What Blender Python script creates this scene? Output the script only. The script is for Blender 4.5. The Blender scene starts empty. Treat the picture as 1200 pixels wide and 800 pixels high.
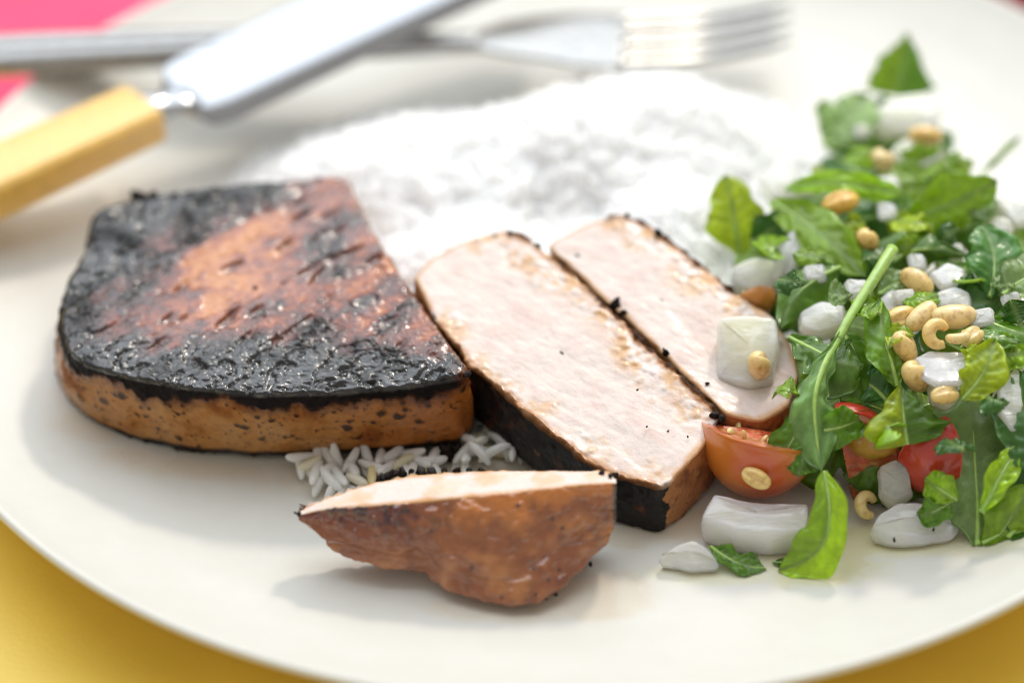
import bpy, math, random
import numpy as np
from mathutils import Vector, Matrix, Euler

# ------------------------------------------------------------------ camera, light, exposure
# All lengths below are written in centimetres and multiplied by S on the way into Blender (metres).
S = 0.01
sc = bpy.context.scene
PITCH, ROLL, FPX = 0.658666, -0.0263034, 3086.73          # fitted to the plate's rim
RIM_Z = 1.3
_f = np.array([0, math.cos(PITCH), -math.sin(PITCH)])
_r0 = np.array([1.0, 0, 0]); _u0 = np.array([0, math.sin(PITCH), math.cos(PITCH)])
_r = math.cos(ROLL) * _r0 + math.sin(ROLL) * _u0
_u = -math.sin(ROLL) * _r0 + math.cos(ROLL) * _u0
CAM = np.array([-1.30966, -3.91927, RIM_Z]) - _f * 53.7537


def at(px, py, z):
    """Point of the place (cm) at height z seen at pixel (px, py) of the photograph."""
    d = _f + (px - 600) / FPX * _r + (400 - py) / FPX * _u
    return CAM + d * ((z - CAM[2]) / d[2])


cam_d = bpy.data.cameras.new('camera')
cam = bpy.data.objects.new('camera', cam_d)
sc.collection.objects.link(cam)
_b = -_f
cam.matrix_world = Matrix(((_r[0], _u[0], _b[0], CAM[0] * S), (_r[1], _u[1], _b[1], CAM[1] * S),
                           (_r[2], _u[2], _b[2], CAM[2] * S), (0, 0, 0, 1)))
cam_d.sensor_width = 36.0
cam_d.lens = 36.0 * FPX / 1200.0
cam_d.clip_start = 0.02
cam_d.clip_end = 50
cam_d.dof.use_dof = True
cam_d.dof.focus_distance = float((at(740, 530, 1.2) - CAM) @ _f) * S
cam_d.dof.aperture_fstop = 4.6
cam_d.dof.aperture_blades = 9
sc.camera = cam

world = bpy.data.worlds.new('World')
sc.world = world
world.use_nodes = True
world.node_tree.nodes['Background'].inputs[0].default_value = (1.0, 0.955, 0.89, 1)
world.node_tree.nodes['Background'].inputs[1].default_value = 0.44


def area(name, az, el, dist, sx, sy, watts, col, target=(-1, -3, 1), shape='RECTANGLE'):
    """An area lamp; az is degrees to the right of straight behind the plate."""
    l = bpy.data.lights.new(name, 'AREA')
    l.shape = shape; l.size = sx; l.size_y = sy; l.energy = watts; l.color = col
    o = bpy.data.objects.new(name, l)
    a, e = math.radians(az), math.radians(el)
    d = Vector((math.sin(a) * math.cos(e), math.cos(a) * math.cos(e), math.sin(e)))
    o.location = Vector(target) * S + d * dist
    o.rotation_euler = d.to_track_quat('Z', 'Y').to_euler()
    sc.collection.objects.link(o)
    return o


area('window_light', -6, 56, 1.15, 1.8, 1.45, 16.5, (0.83, 0.915, 1.0))
area('low_sun_light', 23, 40, 1.7, 0.20, 0.20, 10.5, (1.0, 0.89, 0.74), shape='DISK')

sc.view_settings.view_transform = 'Standard'
sc.view_settings.look = 'None'
sc.view_settings.exposure = 0.24
sc.view_settings.gamma = 1.0
sc.view_settings.use_curve_mapping = False
sc.render.engine = 'CYCLES'
sc.cycles.use_denoising = True
sc.cycles.filter_width = 1.15
sc.cycles.max_bounces = 12
sc.cycles.diffuse_bounces = 8
sc.cycles.transmission_bounces = 6
sc.cycles.sample_clamp_indirect = 6

# ------------------------------------------------------------------ helpers
rng = np.random.default_rng(7)
random.seed(7)
col = sc.collection


def _hash(i, j, k, seed):
    h = (i * 374761393 + j * 668265263 + k * 2147483647 + seed * 974634777) & 0xFFFFFFFF
    h = ((h ^ (h >> 13)) * 1274126177) & 0xFFFFFFFF
    h = ((h ^ (h >> 16)) * 2246822519) & 0xFFFFFFFF
    return (h ^ (h >> 15)) & 0xFFFFFFFF


_G = np.array([(x, y, z) for x in (-1, 0, 1) for y in (-1, 0, 1) for z in (-1, 0, 1) if abs(x) + abs(y) + abs(z) == 2], float)


def perlin(P, seed=0):
    P = np.asarray(P, float)
    I = np.floor(P).astype(np.int64); F = P - I
    W = F * F * F * (F * (F * 6 - 15) + 10)
    out = np.zeros(len(P))
    for dx in (0, 1):
        for dy in (0, 1):
            for dz in (0, 1):
                g = _G[_hash(I[:, 0] + dx, I[:, 1] + dy, I[:, 2] + dz, seed) % 12]
                d = (g * (F - (dx, dy, dz))).sum(1)
                w = (W[:, 0] if dx else 1 - W[:, 0]) * (W[:, 1] if dy else 1 - W[:, 1]) * (W[:, 2] if dz else 1 - W[:, 2])
                out += w * d
    return out


def fbm(P, freq, octv=4, seed=0, gain=0.5):
    P = np.asarray(P, float) * freq
    a, out, tot = 1.0, 0, 0
    for o in range(octv):
        out = out + a * perlin(P, seed + o * 17)
        tot += a; a *= gain; P = P * 2.03
    return out / tot


def worley(P, freq, seed=0):
    """Distance to the nearest feature point (0..about 1)."""
    P = np.asarray(P, float) * freq
    I = np.floor(P).astype(np.int64); best = np.full(len(P), 9.0)
    for dx in (-1, 0, 1):
        for dy in (-1, 0, 1):
            for dz in (-1, 0, 1):
                c = I + (dx, dy, dz)
                q = np.stack([_hash(c[:, 0], c[:, 1], c[:, 2], seed + s) / 4294967296.0 for s in (1, 2, 3)], 1) + c
                best = np.minimum(best, ((q - P) ** 2).sum(1))
    return np.sqrt(best)


def sstep(a, b, x):
    t = np.clip((np.asarray(x, float) - a) / (b - a), 0, 1)
    return t * t * (3 - 2 * t)


def mixc(a, b, m):
    m = np.asarray(m)[:, None]
    return np.asarray(a, float) * (1 - m) + np.asarray(b, float) * m


def normals(V, Q):
    V = np.asarray(V); Q = np.asarray(Q)
    n = np.cross(V[Q[:, 2]] - V[Q[:, 0]], V[Q[:, 3]] - V[Q[:, 1]])
    N = np.zeros_like(V)
    for k in range(4):
        np.add.at(N, Q[:, k], n)
    return N / np.maximum(np.linalg.norm(N, axis=1, keepdims=True), 1e-12)


def empty(name, loc, label=None, cat=None, group=None):
    o = bpy.data.objects.new(name, None)
    o.location = Vector(loc) * S
    o.empty_display_size = 0.01
    col.objects.link(o)
    tag(o, label, cat, group)
    return o


def tag(o, label=None, cat=None, group=None, kind=None):
    if label: o['label'] = label
    if cat: o['category'] = cat
    if group: o['group'] = group
    if kind: o['kind'] = kind
    return o


def outward(V, F):
    """Turn the faces of a closed mesh so that they look outwards."""
    a, b, c, d = (V[F[:, k]] for k in range(4)); m = V.mean(0)
    vol = ((a - m) * np.cross(c - a, d - b)).sum()
    return F if vol > 0 else F[:, ::-1]


def make_mesh(name, V, F, C=None, R=None, smooth=True, closed=True):
    me = bpy.data.meshes.new(name)
    V = np.asarray(V, float)
    if closed and isinstance(F, np.ndarray): F = outward(V, F)
    V = V * S
    if isinstance(F, np.ndarray):
        n, k = F.shape
        me.vertices.add(len(V)); me.vertices.foreach_set('co', V.astype(np.float32).ravel())
        me.loops.add(n * k); me.loops.foreach_set('vertex_index', F.astype(np.int32).ravel())
        me.polygons.add(n); me.polygons.foreach_set('loop_start', np.arange(0, n * k, k, dtype=np.int32))
        me.update(calc_edges=True); me.validate()
    else:
        me.from_pydata(V.tolist(), [], F)
    if smooth:
        me.polygons.foreach_set('use_smooth', np.ones(len(me.polygons), dtype=bool))
    if C is not None:
        a = me.color_attributes.new('Col', 'FLOAT_COLOR', 'POINT')
        a.data.foreach_set('color', np.concatenate([np.clip(C, 0, 1), np.ones((len(V), 1))], 1).astype(np.float32).ravel())
    if R is not None:
        a = me.attributes.new('Rough', 'FLOAT', 'POINT')
        a.data.foreach_set('value', np.asarray(R, np.float32))
    me.update()
    return me


def obj(name, V, F, mat, parent=None, loc=None, C=None, R=None, smooth=True, closed=True):
    """Links ONE mesh object; V in world cm. With a parent, V is stored relative to the parent's base."""
    V = np.asarray(V, float)
    base = np.zeros(3)
    if parent is not None:
        p = parent
        while p is not None:
            base = base + np.array(p.location) / S; p = p.parent
    elif loc is not None:
        base = np.asarray(loc, float)
    o = bpy.data.objects.new(name, make_mesh(name, V - base, F, C, R, smooth, closed))
    if mat: o.data.materials.append(mat)
    if parent is not None: o.parent = parent
    elif loc is not None: o.location = Vector(base) * S
    col.objects.link(o)
    return o


def grid_quads(nr, nc, wrap=True, off=0):
    r = np.arange(nr - 1)[:, None]; c = np.arange(nc if wrap else nc - 1)[None, :]
    c2 = (c + 1) % nc
    a = r * nc + c; b = r * nc + c2; d = (r + 1) * nc + c2; e = (r + 1) * nc + c
    return np.stack([a, e, d, b], -1).reshape(-1, 4) + off


def smooth_closed(P, n, sig, w=None):
    """Resample closed control polygons (same parameter for every array in the list), rounding corners by sig cm."""
    Ps = P if isinstance(P, list) else [P]
    A = np.asarray(Ps[0], float)
    seg = np.linalg.norm(np.roll(A, -1, 0) - A, axis=1)
    cum = np.concatenate([[0], np.cumsum(seg)])
    t = np.arange(n) / n * cum[-1]
    out = []
    k = max(1, int(round(sig / (cum[-1] / n))))
    ker = np.exp(-0.5 * (np.arange(-3 * k, 3 * k + 1) / k) ** 2); ker /= ker.sum()
    for B in Ps:
        B = np.asarray(B, float); Bc = np.vstack([B, B[:1]])
        R = np.stack([np.interp(t, cum, Bc[:, i]) for i in range(B.shape[1])], 1)
        E = np.vstack([R[-3 * k:], R, R[:3 * k]])
        out.append(np.stack([np.convolve(E[:, i], ker, 'valid') for i in range(B.shape[1])], 1))
    return out if isinstance(P, list) else out[0]


def slab(top, bot, n, rings, side, r=0.12, sig=0.12, bulge=0.0, centre=None):
    """Closed solid between two outlines. Returns V, quads and per-vertex zone(0 top,1 side,2 under), depth-in-from-edge, side s, u."""
    T, B = smooth_closed([np.asarray(top, float), np.asarray(bot, float)], n, sig)
    if ((np.roll(T, -1, 0)[:, 0] - T[:, 0]) * (np.roll(T, -1, 0)[:, 1] + T[:, 1])).sum() > 0:
        T, B = T[::-1].copy(), B[::-1].copy()
    tg = np.roll(T, -1, 0) - np.roll(T, 1, 0)
    out = np.stack([tg[:, 1], -tg[:, 0], np.zeros(n)], 1)
    out /= np.linalg.norm(out, axis=1, keepdims=True)
    dn = B - T; L = np.linalg.norm(dn, axis=1, keepdims=True); dn = dn / L
    rows, zone, dep, ss = [], [], [], []
    Ti = T - out * r
    Ct = Ti.mean(0) if centre is None else np.asarray(centre, float)
    rad = np.linalg.norm(Ti - Ct, axis=1)
    for t in np.linspace(0.015, 1, rings):
        rows.append(Ct + (Ti - Ct) * t); zone.append(np.zeros(n)); dep.append((1 - t) * rad + r); ss.append(np.zeros(n))
    for a in np.linspace(0, math.pi / 2, 5)[1:]:
        rows.append(T - out * r * (1 - math.sin(a)) + dn * r * (1 - math.cos(a)))
        zone.append(np.full(n, 0.5)); dep.append(np.full(n, r * (1 - math.sin(a)))); ss.append(np.full(n, 0.0))
    for s in np.linspace(0, 1, side)[1:-1]:
        rows.append(T + dn * (r + (L - 2 * r) * s) + out * (bulge * math.sin(math.pi * s)))
        zone.append(np.ones(n)); dep.append(np.zeros(n)); ss.append(np.full(n, s))
    for a in np.linspace(0, math.pi / 2, 5):
        rows.append(B - dn * r * (1 - math.sin(a)) - out * r * (1 - math.cos(a)))
        zone.append(np.full(n, 1.5)); dep.append(np.zeros(n)); ss.append(np.ones(n))
    Cb = B.mean(0)
    for t in (0.7, 0.35, 0.02):
        rows.append(Cb + (B - out * r - Cb) * t); zone.append(np.full(n, 2.0)); dep.append(np.zeros(n)); ss.append(np.ones(n))
    V = np.concatenate(rows); Q = outward(V, grid_quads(len(rows), n))
    u = np.tile(np.arange(n) / n, len(rows))
    return V, Q, np.concatenate(zone), np.concatenate(dep), np.concatenate(ss), u


def ellipsoid(nu=10, nv=7, p=1.0):
    """Unit ellipsoid along x with pointed ends when p > 1."""
    rows = []
    for i in range(nv):
        a = math.pi * i / (nv - 1); x = -math.cos(a); r = max(math.sin(a), 0.02) ** p
        rows.append([(x, r * math.cos(2 * math.pi * j / nu), r * math.sin(2 * math.pi * j / nu)) for j in range(nu)])
    return np.array(rows).reshape(-1, 3), grid_quads(nv, nu)[:, ::-1]


def rotm(rx, ry, rz):
    return np.array(Euler((rx, ry, rz)).to_matrix())


def tube(P, rad, k=8):
    P = np.asarray(P, float); n = len(P)
    T = np.gradient(P, axis=0); T /= np.linalg.norm(T, axis=1, keepdims=True)
    ref = np.array([0.3, 0.2, 1.0]); X = np.cross(T, ref); X /= np.linalg.norm(X, axis=1, keepdims=True); Y = np.cross(T, X)
    rad = np.broadcast_to(rad, n)
    rows = [P[0][None].repeat(k, 0)]
    for i in range(n):
        a = np.arange(k) / k * 2 * math.pi
        rows.append(P[i] + rad[i] * (np.cos(a)[:, None] * X[i] + np.sin(a)[:, None] * Y[i]))
    rows.append(P[-1][None].repeat(k, 0))
    V = np.concatenate(rows)
    return V, grid_quads(n + 2, k)


def crv(P, n):
    """Catmull-Rom through control points, n samples."""
    P = np.asarray(P, float)
    if len(P) == 2: return P[0] + (P[1] - P[0]) * np.linspace(0, 1, n)[:, None]
    E = np.vstack([2 * P[0] - P[1], P, 2 * P[-1] - P[-2]])
    t = np.linspace(0, len(P) - 1 - 1e-9, n); i = t.astype(int); f = (t - i)[:, None]
    a, b, c, d = E[i], E[i + 1], E[i + 2], E[i + 3]
    return 0.5 * (2 * b + (c - a) * f + (2 * a - 5 * b + 4 * c - d) * f ** 2 + (3 * b - a - 3 * c + d) * f ** 3)


# ------------------------------------------------------------------ materials
def new_mat(name):
    m = bpy.data.materials.new(name); m.use_nodes = True
    nt = m.node_tree
    return m, nt, nt.nodes['Principled BSDF']


def N(nt, typ, **kw):
    n = nt.nodes.new(typ)
    for k, v in kw.items():
        if hasattr(n, k): setattr(n, k, v)
        else: n.inputs[k.replace('_', ' ')].default_value = v
    return n


def coords(nt, scale=100.0):
    tc = N(nt, 'ShaderNodeTexCoord'); mp = N(nt, 'ShaderNodeMapping')
    mp.inputs['Scale'].default_value = (scale,) * 3 if not isinstance(scale, tuple) else scale
    nt.links.new(tc.outputs['Object'], mp.inputs['Vector'])
    return mp.outputs['Vector']


def noise(nt, vec, scale, detail=3, rough=0.5):
    n = N(nt, 'ShaderNodeTexNoise'); n.inputs['Scale'].default_value = scale
    n.inputs['Detail'].default_value = detail; n.inputs['Roughness'].default_value = rough
    nt.links.new(vec, n.inputs['Vector'])
    return n.outputs['Fac']


def bump(nt, b, h, dist_cm, strength=1.0):
    n = N(nt, 'ShaderNodeBump'); n.inputs['Strength'].default_value = strength; n.inputs['Distance'].default_value = dist_cm * S
    nt.links.new(h, n.inputs['Height']); nt.links.new(n.outputs['Normal'], b.inputs['Normal'])
    return n


def ramp(nt, fac, stops):
    r = N(nt, 'ShaderNodeValToRGB'); e = r.color_ramp.elements
    e[0].position, e[0].color = stops[0][0], (*stops[0][1], 1)
    e[1].position, e[1].color = stops[-1][0], (*stops[-1][1], 1)
    for p, c in stops[1:-1]:
        x = e.new(p); x.color = (*c, 1)
    nt.links.new(fac, r.inputs['Fac'])
    return r.outputs['Color']


def sss(b, w, rad_cm, rgb=(1, 0.5, 0.3)):
    b.inputs['Subsurface Weight'].default_value = w
    b.inputs['Subsurface Radius'].default_value = rgb
    b.inputs['Subsurface Scale'].default_value = rad_cm * S


def coat(b, w, r):
    b.inputs['Coat Weight'].default_value = w; b.inputs['Coat Roughness'].default_value = r


def mat_simple(name, c, rough, metal=0.0, nz=None, bz=None, coatw=0, coatr=0.1, var=0.08, ss=None, spec=0.5):
    m, nt, b = new_mat(name); v = coords(nt)
    f = noise(nt, v, nz or 3.0, 4)
    lo = tuple(max(0, x * (1 - var)) for x in c); hi = tuple(min(1, x * (1 + var)) for x in c)
    nt.links.new(ramp(nt, f, [(0.3, lo), (0.7, hi)]), b.inputs['Base Color'])
    b.inputs['Roughness'].default_value = rough; b.inputs['Metallic'].default_value = metal
    b.inputs['Specular IOR Level'].default_value = spec
    if bz: bump(nt, b, noise(nt, v, bz[0], 4), bz[1])
    if coatw: coat(b, coatw, coatr)
    if ss: sss(b, *ss)
    return m


def mat_meat(name, bumps=(14, 0.012), coatw=0.6, coatr=0.12, ssw=0.0, ssr=0.2, mott=0.55):
    """Colour and roughness come from the surface itself (attributes); grain and gloss from nodes."""
    m, nt, b = new_mat(name); v = coords(nt)
    a = N(nt, 'ShaderNodeAttribute', attribute_name='Col'); r = N(nt, 'ShaderNodeAttribute', attribute_name='Rough')
    mx = N(nt, 'ShaderNodeMix', data_type='RGBA', blend_type='MULTIPLY'); mx.inputs[0].default_value = mott
    nt.links.new(a.outputs['Color'], mx.inputs[6])
    nt.links.new(ramp(nt, noise(nt, v, 9, 5, 0.65), [(0.3, (0.55, 0.5, 0.48)), (0.62, (1, 1, 1))]), mx.inputs[7])
    nt.links.new(mx.outputs[2], b.inputs['Base Color'])
    nt.links.new(r.outputs['Fac'], b.inputs['Roughness'])
    bump(nt, b, noise(nt, v, bumps[0], 4, 0.6), bumps[1])
    mr = N(nt, 'ShaderNodeMapRange'); mr.inputs[1].default_value = 0.22; mr.inputs[2].default_value = 0.48; mr.inputs[3].default_value = coatw; mr.inputs[4].default_value = 0.03
    nt.links.new(r.outputs['Fac'], mr.inputs[0]); coat(b, coatw, coatr); nt.links.new(mr.outputs[0], b.inputs['Coat Weight'])
    ms_ = N(nt, 'ShaderNodeMapRange'); ms_.inputs[1].default_value = 0.22; ms_.inputs[2].default_value = 0.5; ms_.inputs[3].default_value = 0.6; ms_.inputs[4].default_value = 0.06
    nt.links.new(r.outputs['Fac'], ms_.inputs[0]); nt.links.new(ms_.outputs[0], b.inputs['Specular IOR Level'])
    if ssw: sss(b, ssw, ssr, (1, 0.75, 0.62))
    return m


M = {}
def mat_plate():
    m, nt, b = new_mat('plate_glaze'); v = coords(nt)
    a = N(nt, 'ShaderNodeAttribute', attribute_name='Col')
    mx = N(nt, 'ShaderNodeMix', data_type='RGBA', blend_type='MULTIPLY'); mx.inputs[0].default_value = 1.0
    nt.links.new(a.outputs['Color'], mx.inputs[6])
    nt.links.new(ramp(nt, noise(nt, v, 1.3, 5, 0.6), [(0.3, (0.96, 0.955, 0.94)), (0.7, (1, 1, 1))]), mx.inputs[7])
    nt.links.new(mx.outputs[2], b.inputs['Base Color'])
    r = N(nt, 'ShaderNodeAttribute', attribute_name='Rough'); nt.links.new(r.outputs['Fac'], b.inputs['Roughness'])
    b.inputs['Specular IOR Level'].default_value = 0.4
    coat(b, 0.12, 0.3); bump(nt, b, noise(nt, v, 2.5, 4), 0.006)
    return m


M['plate'] = mat_plate()
M['table'] = mat_simple('yellow_table_paint', (0.95, 0.67, 0.10), 0.42, nz=0.5, bz=(9, 0.005), var=0.04)
M['pink'] = mat_simple('pink_cloth', (0.90, 0.085, 0.20), 0.9, nz=14, bz=(30, 0.02), var=0.12)
M['red'] = mat_simple('dark_red_cloth', (0.16, 0.006, 0.012), 0.85, nz=14, bz=(30, 0.02), var=0.2)
M['steel'] = mat_simple('polished_steel', (0.44, 0.45, 0.47), 0.2, metal=1.0, nz=5, bz=(40, 0.0008), var=0.03)
M['fork'] = mat_simple('worn_silver', (0.36, 0.355, 0.345), 0.24, metal=1.0, nz=5, bz=(40, 0.0008), var=0.12)
M['bone'] = mat_simple('yellow_bone_handle', (0.86, 0.54, 0.12), 0.35, nz=4, coatw=1.0, coatr=0.3, var=0.10, ss=(0.2, 0.2, (1, 0.6, 0.2)))
M['crust'] = mat_meat('seared_pork', coatw=0.75, coatr=0.08)
M['cut'] = mat_meat('cut_pork', bumps=(22, 0.01), coatw=0.7, coatr=0.14, ssw=0.2, ssr=0.2, mott=0.16)
M['charbit'] = mat_simple('char_crumb', (0.016, 0.009, 0.007), 0.6, nz=20, bz=(22, 0.03), var=0.6, spec=0.25)
M['pepper'] = mat_simple('black_pepper', (0.010, 0.009, 0.008), 0.5, nz=30, var=0.5)


def mat_leaf():
    m, nt, b = new_mat('arugula_leaf'); v = coords(nt)
    a = N(nt, 'ShaderNodeAttribute', attribute_name='Col')
    mx = N(nt, 'ShaderNodeMix', data_type='RGBA', blend_type='MULTIPLY'); mx.inputs[0].default_value = 0.7
    nt.links.new(a.outputs['Color'], mx.inputs[6])
    nt.links.new(ramp(nt, noise(nt, v, 5, 5, 0.65), [(0.3, (0.5, 0.6, 0.5)), (0.65, (1, 1, 1))]), mx.inputs[7])
    nt.links.new(mx.outputs[2], b.inputs['Base Color'])
    b.inputs['Roughness'].default_value = 0.42
    coat(b, 0.75, 0.16)
    bump(nt, b, noise(nt, v, 22, 4, 0.6), 0.012)
    tr = N(nt, 'ShaderNodeBsdfTranslucent'); tm = N(nt, 'ShaderNodeMix', data_type='RGBA', blend_type='MIX')
    g = N(nt, 'ShaderNodeGamma'); g.inputs[1].default_value = 0.62
    nt.links.new(mx.outputs[2], g.inputs[0]); nt.links.new(g.outputs[0], tr.inputs['Color'])
    ms = N(nt, 'ShaderNodeMixShader'); ms.inputs[0].default_value = 0.48
    nt.links.new(b.outputs[0], ms.inputs[1]); nt.links.new(tr.outputs[0], ms.inputs[2])
    nt.links.new(ms.outputs[0], nt.nodes['Material Output'].inputs['Surface'])
    nt.nodes.remove(tm)
    return m


def mat_rice():
    m, nt, b = new_mat('steamed_rice'); v = coords(nt)
    c = ramp(nt, noise(nt, v, 6, 3), [(0.3, (0.985, 0.98, 0.955)), (0.7, (0.995, 0.992, 0.975))])
    nt.links.new(c, b.inputs['Base Color']); b.inputs['Roughness'].default_value = 0.35
    sss(b, 1.0, 1.1, (1, 0.98, 0.94)); b.subsurface_method = 'RANDOM_WALK'
    return m


M['rice'] = mat_rice()
def mat_grain():
    m, nt, b = new_mat('single_rice_grain'); v = coords(nt); oi = N(nt, 'ShaderNodeObjectInfo')
    c = ramp(nt, oi.outputs['Random'], [(0.0, (0.93, 0.925, 0.90)), (0.8, (0.92, 0.91, 0.87)), (0.93, (0.90, 0.83, 0.60)), (1.0, (0.88, 0.76, 0.42))])
    nt.links.new(c, b.inputs['Base Color']); b.inputs['Roughness'].default_value = 0.3; coat(b, 0.2, 0.1)
    bump(nt, b, noise(nt, v, 8, 3), 0.01)
    tr = N(nt, 'ShaderNodeBsdfTranslucent'); nt.links.new(c, tr.inputs['Color'])
    ms = N(nt, 'ShaderNodeMixShader'); ms.inputs[0].default_value = 0.35
    nt.links.new(b.outputs[0], ms.inputs[1]); nt.links.new(tr.outputs[0], ms.inputs[2])
    nt.links.new(ms.outputs[0], nt.nodes['Material Output'].inputs['Surface'])
    return m


M['grain'] = mat_grain()
M['leaf'] = mat_leaf()
M['stem'] = mat_simple('leaf_stalk', (0.36, 0.55, 0.12), 0.35, nz=6, var=0.15, coatw=0.5, ss=(0.5, 0.15, (0.6, 1, 0.3)))


def mat_onion():
    m, nt, b = new_mat('onion_flesh'); v = coords(nt)
    a = N(nt, 'ShaderNodeAttribute', attribute_name='Col')
    nt.links.new(a.outputs['Color'], b.inputs['Base Color'])
    b.inputs['Roughness'].default_value = 0.22
    b.inputs['IOR'].default_value = 1.4
    coat(b, 0.8, 0.06); sss(b, 1.0, 0.9, (1, 1, 0.75)); b.subsurface_method = 'RANDOM_WALK'; b.inputs['Transmission Weight'].default_value = 0.22
    mp = N(nt, 'ShaderNodeMapping'); mp.inputs['Scale'].default_value = (0.35, 1.6, 1.6); nt.links.new(v, mp.inputs['Vector'])
    bump(nt, b, noise(nt, mp.outputs[0], 4.5, 4, 0.6), 0.05)
    return m


M['onion'] = mat_onion()


def mat_kernel():
    m, nt, b = new_mat('wheat_kernel'); v = coords(nt)
    oi = N(nt, 'ShaderNodeObjectInfo')
    c = ramp(nt, oi.outputs['Random'], [(0.0, (0.82, 0.58, 0.20)), (0.5, (0.88, 0.70, 0.36)), (1.0, (0.84, 0.52, 0.08))])
    mx = N(nt, 'ShaderNodeMix', data_type='RGBA', blend_type='MULTIPLY'); mx.inputs[0].default_value = 0.6
    nt.links.new(c, mx.inputs[6]); nt.links.new(ramp(nt, noise(nt, v, 6, 4), [(0.32, (0.55, 0.40, 0.24)), (0.5, (1, 1, 1))]), mx.inputs[7])
    nt.links.new(mx.outputs[2], b.inputs['Base Color'])
    b.inputs['Roughness'].default_value = 0.35; coat(b, 0.4, 0.12); sss(b, 0.5, 0.2, (1, 0.7, 0.35))
    bump(nt, b, noise(nt, v, 18, 3), 0.008)
    return m


M['kernel'] = mat_kernel()


def mat_tomato(name, ssw):
    m, nt, b = new_mat(name); v = coords(nt)
    a = N(nt, 'ShaderNodeAttribute', attribute_name='Col')
    nt.links.new(a.outputs['Color'], b.inputs['Base Color'])
    b.inputs['Roughness'].default_value = 0.3; coat(b, 0.6, 0.08); sss(b, ssw, 0.5, (1, 0.3, 0.1))
    bump(nt, b, noise(nt, v, 12, 4), 0.008 if 'skin' in name else 0.03)
    return m


M['tskin'] = mat_tomato('tomato_skin', 0.3)
M['tflesh'] = mat_tomato('tomato_flesh', 0.6)
M['seed'] = mat_simple('tomato_seed', (0.75, 0.55, 0.22), 0.3, nz=8, var=0.1, coatw=0.6, ss=(0.4, 0.1, (1, 0.7, 0.3)))

# ------------------------------------------------------------------ the table and the cloths
TABLE_Z = -0.75


def sheet(name, x0, x1, y0, y1, z, mat, n=2):
    xs, ys = np.linspace(x0, x1, n), np.linspace(y0, y1, n)
    V = np.array([(x, y, z) for y in ys for x in xs]); Q = grid_quads(n, n, False)[:, ::-1]
    return obj(name, V, Q, mat, smooth=False, closed=False)


tag(sheet('table_top', -150, 150, -120, 120, TABLE_Z, M['table']), 'yellow painted table top under the plate', 'table', kind='structure')


def cloth(name, label, poly, mat, seed, thick=0.25):
    """A folded cloth lying on the table, with soft waves."""
    c = np.mean(poly, 0)
    top = [(x, y, TABLE_Z + 0.03 + thick) for x, y in poly]; bot = [(x, y, TABLE_Z + 0.02) for x, y in poly]
    V, Q, zone, dep, ss, u = slab(top, bot, 220, 40, 5, r=0.1, sig=0.25)
    up = zone < 1
    V[up, 2] += (0.35 * np.abs(fbm(V[up], 0.22, 3, seed)) + 0.08 * fbm(V[up], 0.8, 2, seed + 3)) * sstep(0, 1.0, dep[up]) 
    o = obj(name, V, Q, mat, loc=(c[0], c[1], TABLE_Z))
    return tag(o, label, 'napkin')


cloth('napkin', 'bright pink cloth napkin lying under the fork handle beyond the far left rim', [(-30, 2), (-12, 9), (-4, 14.5), (-8, 27), (-24, 26), (-34, 14)], M['pink'], 3)
cloth('napkin', 'dark red cloth showing past the far right rim of the plate', [(9.5, 12.5), (17, 5.5), (28, 8), (26, 24), (13, 24)], M['red'], 9)

# ------------------------------------------------------------------ the plate
_prof_r = np.array([0, 4, 8, 9.6, 10.6, 11.6, 12.5, 13.2, 13.7, 14.0])
_prof_z = np.array([0, 0, 0, 0.015, 0.08, 0.24, 0.50, 0.80, 1.06, 1.25])


def zplate(x, y):
    return np.interp(np.hypot(x, y), _prof_r, _prof_z)


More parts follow.
